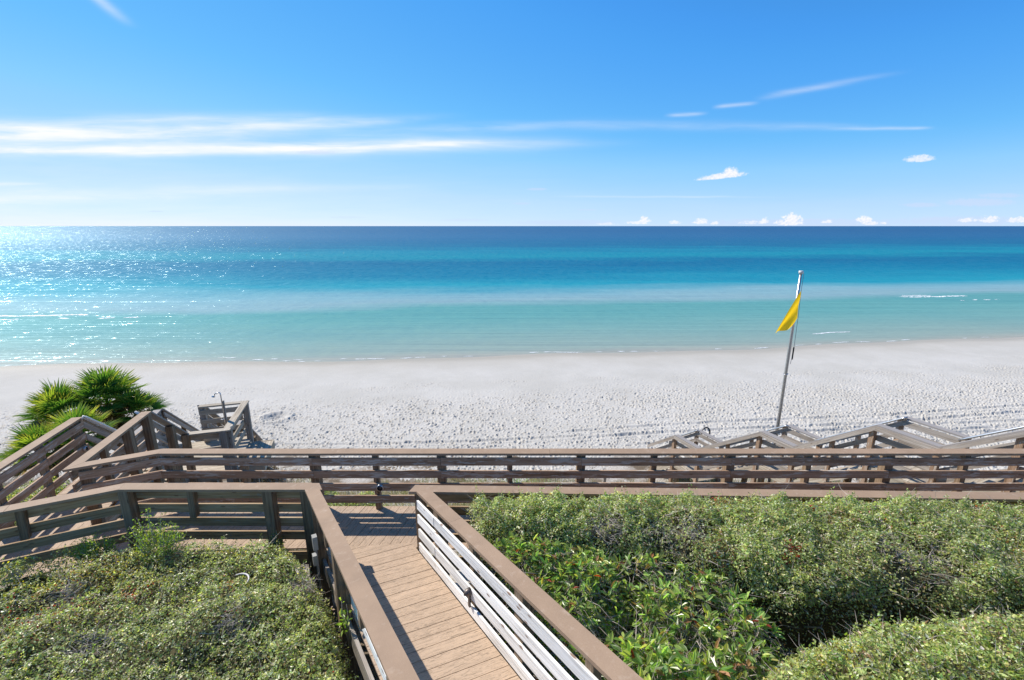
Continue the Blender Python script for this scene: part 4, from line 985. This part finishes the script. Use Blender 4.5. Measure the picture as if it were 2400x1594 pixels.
# broad-leaved shrubs between the ramp and the right hedge
def broadleaf(label, poly, top, ntips, seed, Lr, floor=-0.8, dens_inner=.45):
    root = thing('shrub', label, 'shrub', (float(np.mean([q[0] for q in poly])), float(np.mean([q[1] for q in poly])), -0.9), 'broad leaved shrubs by the ramp')
    x, y = sample(poly, ntips); d = edge_dist(poly, x, y)
    z = top(x, y) + .26 * (fbm(x * 2.6, y * 2.6, seed, 3) - .45) - .35 * np.clip(1 - d / .25, 0, 1) ** 2
    inner = RNG.random(ntips) < dens_inner
    z = np.where(inner, z - RNG.uniform(.05, .85, ntips), z - RNG.exponential(.03, ntips)); z = np.maximum(z, floor + .1)
    tip = np.stack([x, y, z], 1)
    per = RNG.integers(3, 8, ntips); idx = np.repeat(np.arange(ntips), per); n = len(idx)
    ax = unit(np.stack([RNG.normal(0, .45, ntips), RNG.normal(0, .45, ntips), np.ones(ntips)], 1))[idx]
    rad = unit(np.cross(ax, RNG.normal(size=(n, 3)))); T = unit(rad + ax * RNG.uniform(-.25, .9, (n, 1)))
    N = unit(ax - T * (ax * T).sum(1, keepdims=True) + RNG.normal(0, .15, (n, 3)))
    L = RNG.uniform(*Lr, n); W = L * RNG.uniform(.30, .42, n); B = np.cross(N, T); P = tip[idx] - ax * RNG.uniform(0, .05, (n, 1)) + T * .006
    L_ = L[:, None]; W_ = W[:, None]; mid = N * (W_ * .16)
    V = np.stack([P, P + T * L_ * .34 + B * W_ * .46 + mid, P + T * L_ * .72 + B * W_ * .42 + mid, P + T * L_ - N * L_ * .08,
                  P + T * L_ * .72 - B * W_ * .42 + mid, P + T * L_ * .34 - B * W_ * .46 + mid], 1).reshape(-1, 3)
    b = np.arange(n)[:, None] * 6; F = np.concatenate([b + np.array([[0, 1, 2, 3]]), b + np.array([[0, 3, 4, 5]])])
    tint = palette(n, [(0.24, 0.35, 0.09), (0.35, 0.46, 0.14), (0.17, 0.24, 0.08), (0.54, 0.58, 0.17), (0.56, 0.50, 0.10), (0.36, 0.20, 0.10), (0.34, 0.05, 0.02)], [.34, .30, .16, .13, .014, .065, .006], .28)
    np_mesh('foliage', V, F, M['gloss'], root, {'tint': ('FLOAT_COLOR', np.repeat(np.concatenate([tint, np.ones((n, 1))], 1), 6, axis=0))})
    nt = ntips
    twigs('twigs', tip, np.stack([RNG.normal(0, .55, nt), RNG.normal(0, .55, nt), -np.ones(nt)], 1), RNG.uniform(.12, .42, nt), RNG.uniform(.002, .0045, nt), M['twig'], root, .5)
    m2 = nt * 2; k = RNG.choice(nt, m2)
    twigs('bare_twigs', tip[k] - np.array([0, 0, .12]), RNG.normal(0, 1, (m2, 3)) * np.array([1, 1, .4]), RNG.uniform(.12, .40, m2), RNG.uniform(.002, .004, m2), M['twig'], root, .6)
    mb = MB()
    for k in range(10):
        i_ = RNG.integers(nt); e_ = tip[i_]; g = ground_z(e_[0], e_[1]); q0 = Vector((e_[0] + random.uniform(-.2, .2), e_[1] + random.uniform(-.2, .2), g - .1)); q1 = Vector(e_)
        mb.tube([q0, q0.lerp(q1, .4) + Vector((random.uniform(-.1, .1), random.uniform(-.1, .1), 0)), q0.lerp(q1, .75) + Vector((random.uniform(-.08, .08), random.uniform(-.08, .08), 0)), q1], [.016, .012, .008, .004], 6)
    mb.build('stems', M['twig'], root, True)
topB = lambda x, y: 1.06 - 0.26 * sstep(4.9 - y, 0, 2.2)
broadleaf('glossy broad-leaved shrub beside the upper right ramp railing, under the hedge corner', [(-0.42, 4.95), (0.35, 4.90), (1.2, 4.80), (1.25, 4.0), (0.5, 3.55), (0.12, 4.02)], topB, 900, 41, (.055, .11), dens_inner=.6)
broadleaf('open twiggy broad-leaved shrub with dead brown leaves in the middle of the right hedges', [(1.15, 4.8), (1.9, 4.62), (2.45, 4.35), (2.75, 3.7), (2.45, 3.1), (1.3, 3.1), (1.2, 4.0)], lambda x, y: 1.02 - .18 * sstep(4.6 - y, 0, 1.6), 760, 52, (.06, .12), dens_inner=.72)
broadleaf('large-leaved bright green shrub at the bottom edge right of the ramp railing', [(0.5, 3.6), (1.3, 3.7), (2.35, 3.2), (2.05, 2.8), (1.75, 2.1), (1.15, 2.1), (0.85, 2.95)], lambda x, y: 0.90 + 0 * x, 600, 63, (.08, .14), dens_inner=.65)

# leafy sprigs and small upright shrubs
def stem_shrub(label, cx, cy, rx, ry, z0, z1, nst, lsize, cols, wts, group=None, name='shrub', cat='shrub', per=50, bare=0):
    root = thing(name, label, cat, (cx, cy, z0), group); LP = []; LN = []; mb = MB()
    for k in range(nst):
        a = random.uniform(0, 6.283); r = math.sqrt(random.random()); tx = cx + rx * r * math.cos(a); ty = cy + ry * r * math.sin(a); tz = z0 + (z1 - z0) * (1 - .5 * r) * random.uniform(.55, 1.0)
        q0 = Vector((cx + (tx - cx) * .25, cy + (ty - cy) * .25, z0)); q2 = Vector((tx, ty, tz)); q1 = q0.lerp(q2, .5) + Vector((random.uniform(-.04, .04), random.uniform(-.04, .04), .03))
        mb.tube([q0, q1, q2], [.006, .004, .002], 5)
        for j in range(per):
            t_ = random.uniform(.30, 1.0) ** .8; q = q0.lerp(q1, t_ * 2) if t_ < .5 else q1.lerp(q2, t_ * 2 - 1)
            LP.append((q.x + random.gauss(0, .022), q.y + random.gauss(0, .022), q.z + random.gauss(0, .015)))
    n = len(LP); P = np.array(LP); N = unit(np.array([0, 0, .6]) + RNG.normal(0, .8, (n, 3)))
    Ls = lsize * RNG.uniform(.6, 1.3, n)
    leaves('foliage', P, N, Ls, Ls * RNG.uniform(.32, .48, n), palette(n, cols, wts), M['leaf'], root)
    mb.build('stems', M['twig'], root, True)
    if bare:
        twigs('bare_twigs', np.array([cx + .12, cy - .05, z0 + .05]) + RNG.normal(0, .06, (bare, 3)), np.stack([RNG.normal(.3, .6, bare), RNG.normal(0, .5, bare), np.ones(bare)], 1), RNG.uniform(.15, .42, bare), RNG.uniform(.0015, .003, bare), M['twig'], root)
    return root
LIME = [(0.30, 0.40, 0.06), (0.20, 0.31, 0.05), (0.42, 0.48, 0.10), (0.12, 0.19, 0.04)]
stem_shrub('feathery lime-green upright shrub with grey twigs standing before the left hedge-side railing', -4.72, 5.22, .40, .22, 0.2, 1.30, 36, .036, LIME, [.4, .3, .15, .15], 'small upright shrubs', bare=220)
stem_shrub('smaller lime-green shrub between the left hedge and the railing', -5.62, 5.28, .32, .16, 0.2, .82, 34, .034, LIME, [.4, .3, .15, .15], 'small upright shrubs')
stem_shrub('low bright tuft of leaves at the foot of the dark post in the left hedge', -3.30, 5.50, .13, .08, 0.2, .66, 12, .026, [(0.07, 0.15, 0.03), (0.10, 0.20, 0.05)], [.5, .5], 'small upright shrubs')
stem_shrub('thin yellow-green vine sprig climbing the outer side of the left ramp railing', -1.86, 4.25, .10, .12, 0.0, .82, 5, .075, LIME, [.4, .3, .2, .1], name='vine_sprig', cat='vine', per=9)
stem_shrub('single yellow-green sprig sticking up over the corner of the right hedge', 0.20, 5.36, .03, .03, 0.95, 1.24, 3, .05, LIME, [.4, .2, .4, .0], name='vine_sprig', cat='vine', per=10)
db = thing('driftwood_branch', 'curved bleached white branch lying on top of the left hedge', 'branch', (-3.16, 4.6, 0.5))
zb_ = float(surfL(np.array([-3.16]), np.array([4.6]))[0]) + .02
MB().tube([(-3.25 + .11 * math.cos(a_) * 1.1, 4.56 + .11 * math.sin(a_), zb_ + .02 + .012 * math.sin(a_)) for a_ in [2.2 - i * .32 for i in range(9)]], [.006, .008, .010, .010, .010, .009, .008, .006, .003], 8).build('branch', M['bone'], db, True)

# palmettos --------------------------------------------------------------------
def frond_mesh(name, seed, tintf, blade=0.62, pet=0.55, nseg=24):
    rnd = random.Random(seed); V = []; F = []; C = []
    def quad(a, b, c, d, col0, col1):
        k = len(V); V.extend([tuple(a), tuple(b), tuple(c), tuple(d)]); C.extend([col0, col0, col1, col1]); F.append((k, k + 1, k + 2, k + 3))
    prev = None
    for i_ in range(7):      # petiole: shallow channel
        s = i_ / 6; c = Vector((0, pet * s, 0.10 * math.sin(s * 1.5))); wdt = .011 * (1 - .4 * s)
        cur = (c + Vector((-wdt, 0, 0)), c + Vector((0, 0, -wdt)), c + Vector((wdt, 0, 0)))
        if prev: quad(prev[0], prev[1], cur[1], cur[0], tintf(0.3, rnd), tintf(0.3, rnd)); quad(prev[1], prev[2], cur[2], cur[1], tintf(0.3, rnd), tintf(.3, rnd))
        prev = cur
    hub = Vector((0, pet, 0.10))
    for k in range(nseg):
        an = (k / (nseg - 1) - .5) * R(225) + rnd.uniform(-.03, .03); ln = blade * (1 - .16 * abs(an) / 1.9) * rnd.uniform(.88, 1.08)
        d = Vector((math.sin(an), math.cos(an), 0.20 * abs(math.sin(an)) + 0.10)).normalized(); sd_ = Vector((math.cos(an), -math.sin(an), 0)); up = Vector((0, 0, 1))
        droop = rnd.uniform(.02, .16); sta = []
        for j, (s, wd_) in enumerate(((0.02, .006), (.35, .020), (.68, .015), (1.0, .0015))):
            c = hub + d * (ln * s) - up * (droop * ln * s ** 3)
            sta.append((c - sd_ * wd_ + up * wd_ * .7, c, c + sd_ * wd_ + up * wd_ * .7))
        for j in range(3):
            c0, c1 = tintf(j / 3, rnd), tintf((j + 1) / 3, rnd)
            quad(sta[j][0], sta[j][1], sta[j + 1][1], sta[j + 1][0], c0, c1); quad(sta[j][1], sta[j][2], sta[j + 1][2], sta[j + 1][1], c0, c1)
    me = bpy.data.meshes.new(name); me.from_pydata(V, [], F); me.update()
    a = me.attributes.new('tint', 'FLOAT_COLOR', 'POINT'); a.data.foreach_set('color', np.array([(*c, 1) for c in C], dtype=np.float32).ravel()); me.materials.append(M['frond'])
    return me
def tinter(base, tipc, start=.55):
    def f(s, rnd):
        k = max(0, (s - start) / (1 - start)); j = rnd.uniform(.8, 1.2)
        return tuple(min(1, (b * (1 - k) + t_ * k) * j) for b, t_ in zip(base, tipc))
    return f
FR = {'g': [frond_mesh('frond', 100 + i_, tinter((0.10, 0.24, 0.035), (0.24, 0.28, 0.07)), .52, .50, 26) for i_ in range(3)],
      'y': [frond_mesh('frond', 200 + i_, tinter((0.30, 0.44, 0.05), (0.50, 0.38, 0.10)), .52, .42, 26) for i_ in range(3)],
      'd': [frond_mesh('frond', 300 + i_, tinter((0.20, 0.14, 0.07), (0.26, 0.18, 0.10), .2), .42, .36) for i_ in range(2)]}
def palmetto(label, x, y, z, n, mix, scale=1.0, ndead=6, seed=0):
    rnd = random.Random(seed); g = ground_z(x, y)
    root = thing('palmetto', label, 'palm', (x, y, g), 'palmettos beside the walkway')
    MB().tube([(x, y, g - .2), (x + .05, y, (g + z) / 2), (x, y, z - .05)], [.11, .10, .12], 10).build('trunk', M['post'], root, True)
    for k in range(n + ndead):
        dead = k >= n; kind = 'd' if dead else rnd.choice(mix)
        o = bpy.data.objects.new('frond', rnd.choice(FR[kind])); COL.objects.link(o); o.parent = root
        el = R(rnd.uniform(-55, -15)) if dead else R(85 - 95 * ((k + .5) / n) ** .9 + rnd.uniform(-8, 8)); yaw = k * 2.39996 + rnd.uniform(-.3, .3)
        s = scale * rnd.uniform(.85, 1.12)
        o.location = (0, 0, z - g); o.rotation_euler = (el, rnd.uniform(-.3, .3), yaw); o.scale = (s, s, s)
    return root
palmetto('tallest dark green palmetto at the back of the clump', -11.05, 11.7, -0.05, 38, 'gggy', 1.05, 17, 1)
palmetto('spreading palmetto on the seaward left of the clump', -11.9, 11.2, -0.30, 38, 'ggyy', 1.05, 17, 2)
palmetto('yellow-green palmetto directly behind the left walkway railing', -10.20, 9.9, -0.30, 34, 'yyyg', .92, 14, 3)
palmetto('yellow-tipped palmetto lowest and furthest left in the clump', -10.95, 9.75, -0.55, 34, 'yyg', .9, 15, 4)
palmetto('small dark palmetto at the right edge of the clump beside the stair', -10.45, 11.8, -0.45, 30, 'ggy', .85, 19, 5)

# low scrub and grasses on the dune -----------------------------------------------
def mound(label, cx, cy, rx, ry, h, n, size, cols, wts, group=None, name='shrub', cat='shrub', tw=500, sink=.1):
    g = ground_z(cx, cy) - sink; root = thing(name, label, cat, (cx, cy, g), group)
    v = unit(RNG.normal(size=(n, 3))); v[:, 2] = np.abs(v[:, 2]); lump = .72 + .5 * vnoise(v[:, 0] * 3 + cx * 7, v[:, 1] * 3 + v[:, 2] * 2, 6)
    r = (1 - RNG.exponential(.10, n)).clip(.2, 1.05) * lump
    P = np.stack([cx + v[:, 0] * rx * r, cy + v[:, 1] * ry * r, g + v[:, 2] * h * r], 1)
    Ls = size * RNG.uniform(.6, 1.4, n)
    leaves('foliage', P, unit(v + RNG.normal(0, .6, (n, 3))), Ls, Ls * RNG.uniform(.4, .6, n), palette(n, cols, wts), M['leaf'], root)
    v2 = unit(RNG.normal(size=(tw, 3))); v2[:, 2] = np.abs(v2[:, 2])
    twigs('stems', np.tile(np.array([[cx, cy, g - .1]]), (tw, 1)) + v2 * np.array([rx, ry, h]) * .25, v2 * np.array([rx, ry, h]), RNG.uniform(.4, .95, tw) * max(rx, h), RNG.uniform(.003, .007, tw), M['twig'], root)
    return root
mound('dark green dune shrub seen through the left end of the seaward railing', -6.6, 11.8, 1.7, 1.0, .75, 26000, .045, OLIVE, [.4, .2, .3, .1, .05, .05], 'dune shrubs')
mound('olive dune shrub right of the shower landing', -4.6, 11.3, 1.0, .8, .5, 12000, .045, OLIVE, [.3, .3, .2, .1, .1, .1], 'dune shrubs')
mound('dry brown bush at the dune edge beyond the shower', -8.5, 13.9, .9, .7, 1.5, 9000, .05, [(0.22, 0.13, 0.07), (0.15, 0.09, 0.05), (0.34, 0.22, 0.14), (0.13, 0.13, 0.05)], [.4, .3, .2, .1], 'dune shrubs', tw=900)
mound('leafy green shrub under the near part of the left walkway railing', -9.9, 7.6, 1.5, 1.5, 1.25, 26000, .045, OLIVE + [(0.24, 0.28, 0.06)], [.3, .2, .2, .2, .05, .05, .25], 'dune shrubs')
mound('wide leafy shrub at the left edge below the palmettos', -12.2, 8.7, 1.5, 1.4, 1.0, 20000, .05, OLIVE + [(0.24, 0.28, 0.06)], [.3, .2, .2, .2, .05, .05, .25], 'dune shrubs')
mound('yellow-green creeper patch below the right end of the seaward railing', 7.6, 8.6, 1.5, .7, .45, 12000, .05, OLIVE + [(0.26, 0.28, 0.05)], [.2, .2, .2, .2, .05, .05, .5], 'dune shrubs')
mound('dry leafy thicket beside the top flight of the long beach stair', 11.6, 8.4, 1.5, .9, .9, 15000, .05, OLIVE + [(0.26, 0.18, 0.10)], [.2, .2, .2, .2, .05, .05, .6], 'dune shrubs')

def blades(P, L, wdt, lean, tint, name, parent):
    n = len(P); az = RNG.uniform(0, 6.283, n); D = np.stack([np.cos(az), np.sin(az), np.zeros(n)], 1); S_ = np.stack([-np.sin(az), np.cos(az), np.zeros(n)], 1)
    L = L[:, None]; lean = lean[:, None]; w_ = np.broadcast_to(wdt, (n,))[:, None]; up = np.array([[0, 0, 1.0]])
    c0 = P; c1 = P + up * L * .55 + D * L * lean * .30; c2 = P + up * L * (1 - lean * .35) + D * L * lean
    V = np.stack([c0 - S_ * w_, c0 + S_ * w_, c1 + S_ * w_ * .8, c1 - S_ * w_ * .8, c2 + S_ * w_ * .1, c2 - S_ * w_ * .1], 1).reshape(-1, 3)
    b = np.arange(n)[:, None] * 6; F = np.concatenate([b + np.array([[0, 1, 2, 3]]), b + np.array([[3, 2, 4, 5]])])
    return np_mesh(name, V, F, M['grass'], parent, {'tint': ('FLOAT_COLOR', np.repeat(np.concatenate([tint, np.ones((n, 1))], 1), 6, axis=0))})
GR = [(0.30, 0.25, 0.13), (0.20, 0.20, 0.07), (0.12, 0.16, 0.04), (0.36, 0.30, 0.20)]
n = 60000; x = RNG.uniform(-10, 15, n); y = RNG.uniform(7.2, 16.2, n)
keep = (fbm(x * .7, y * .9, 70) + .20 * sstep(y, 16.5, 13.0) + .10 * sstep(x, 1, 5)) > .52
x, y = x[keep], y[keep]; n = len(x)
go = blades(np.stack([x, y, np.maximum(dune_z(x, y), -5.0) - .02], 1), RNG.uniform(.12, .42, n), RNG.uniform(.003, .006, n), RNG.uniform(.1, .9, n), palette(n, GR, [.4, .25, .2, .2]), 'dune_grass', None)
tag(go, 'dry tan and green grass growing on the dune slope', 'grass', kind='stuff')
for k, (x, y, nb_, hh, lab) in enumerate(((-0.75, 12.6, 170, .85, 'spiky green grass tuft seen through the seaward railing, leftmost of three'), (0.15, 12.9, 260, 1.05, 'tallest spiky green grass tuft with seed stalks above the seaward railing'),
                                          (1.05, 12.5, 200, .9, 'spiky pale-tipped grass tuft between the seaward railing posts, right of the tallest tuft'))):
    g = ground_z(x, y); root = thing('grass_tuft', lab, 'grass tuft', (x, y, g), 'tall dune grass tufts')
    P = np.stack([x + RNG.normal(0, .16, nb_), y + RNG.normal(0, .14, nb_), np.full(nb_, g - .05)], 1)
    blades(P, hh * RNG.uniform(.55, 1.15, nb_), .010, RNG.uniform(.15, .95, nb_), palette(nb_, [(0.10, 0.22, 0.05), (0.20, 0.28, 0.06), (0.36, 0.32, 0.12)], [.5, .3, .2]), 'blades', root)
    m_ = 9; P = np.stack([x + RNG.normal(0, .25, m_), y + RNG.normal(0, .2, m_), np.full(m_, g)], 1)
    blades(P, RNG.uniform(1.2, 1.7, m_), .005, RNG.uniform(.05, .25, m_), palette(m_, [(0.34, 0.27, 0.15)], [1]), 'seed_stalks', root)
for k in range(0): pass
bp = thing('marker_stake', 'short weathered stake standing in the dune grass beyond the seaward railing', 'stake', (3.05, 13.5, ground_z(3.05, 13.5)))
MB().pillar(3.05, 13.5, (1, 0), .09, .09, ground_z(3.05, 13.5) - .3, ground_z(3.05, 13.5) + .9).build('stake', M['grey'], bp)
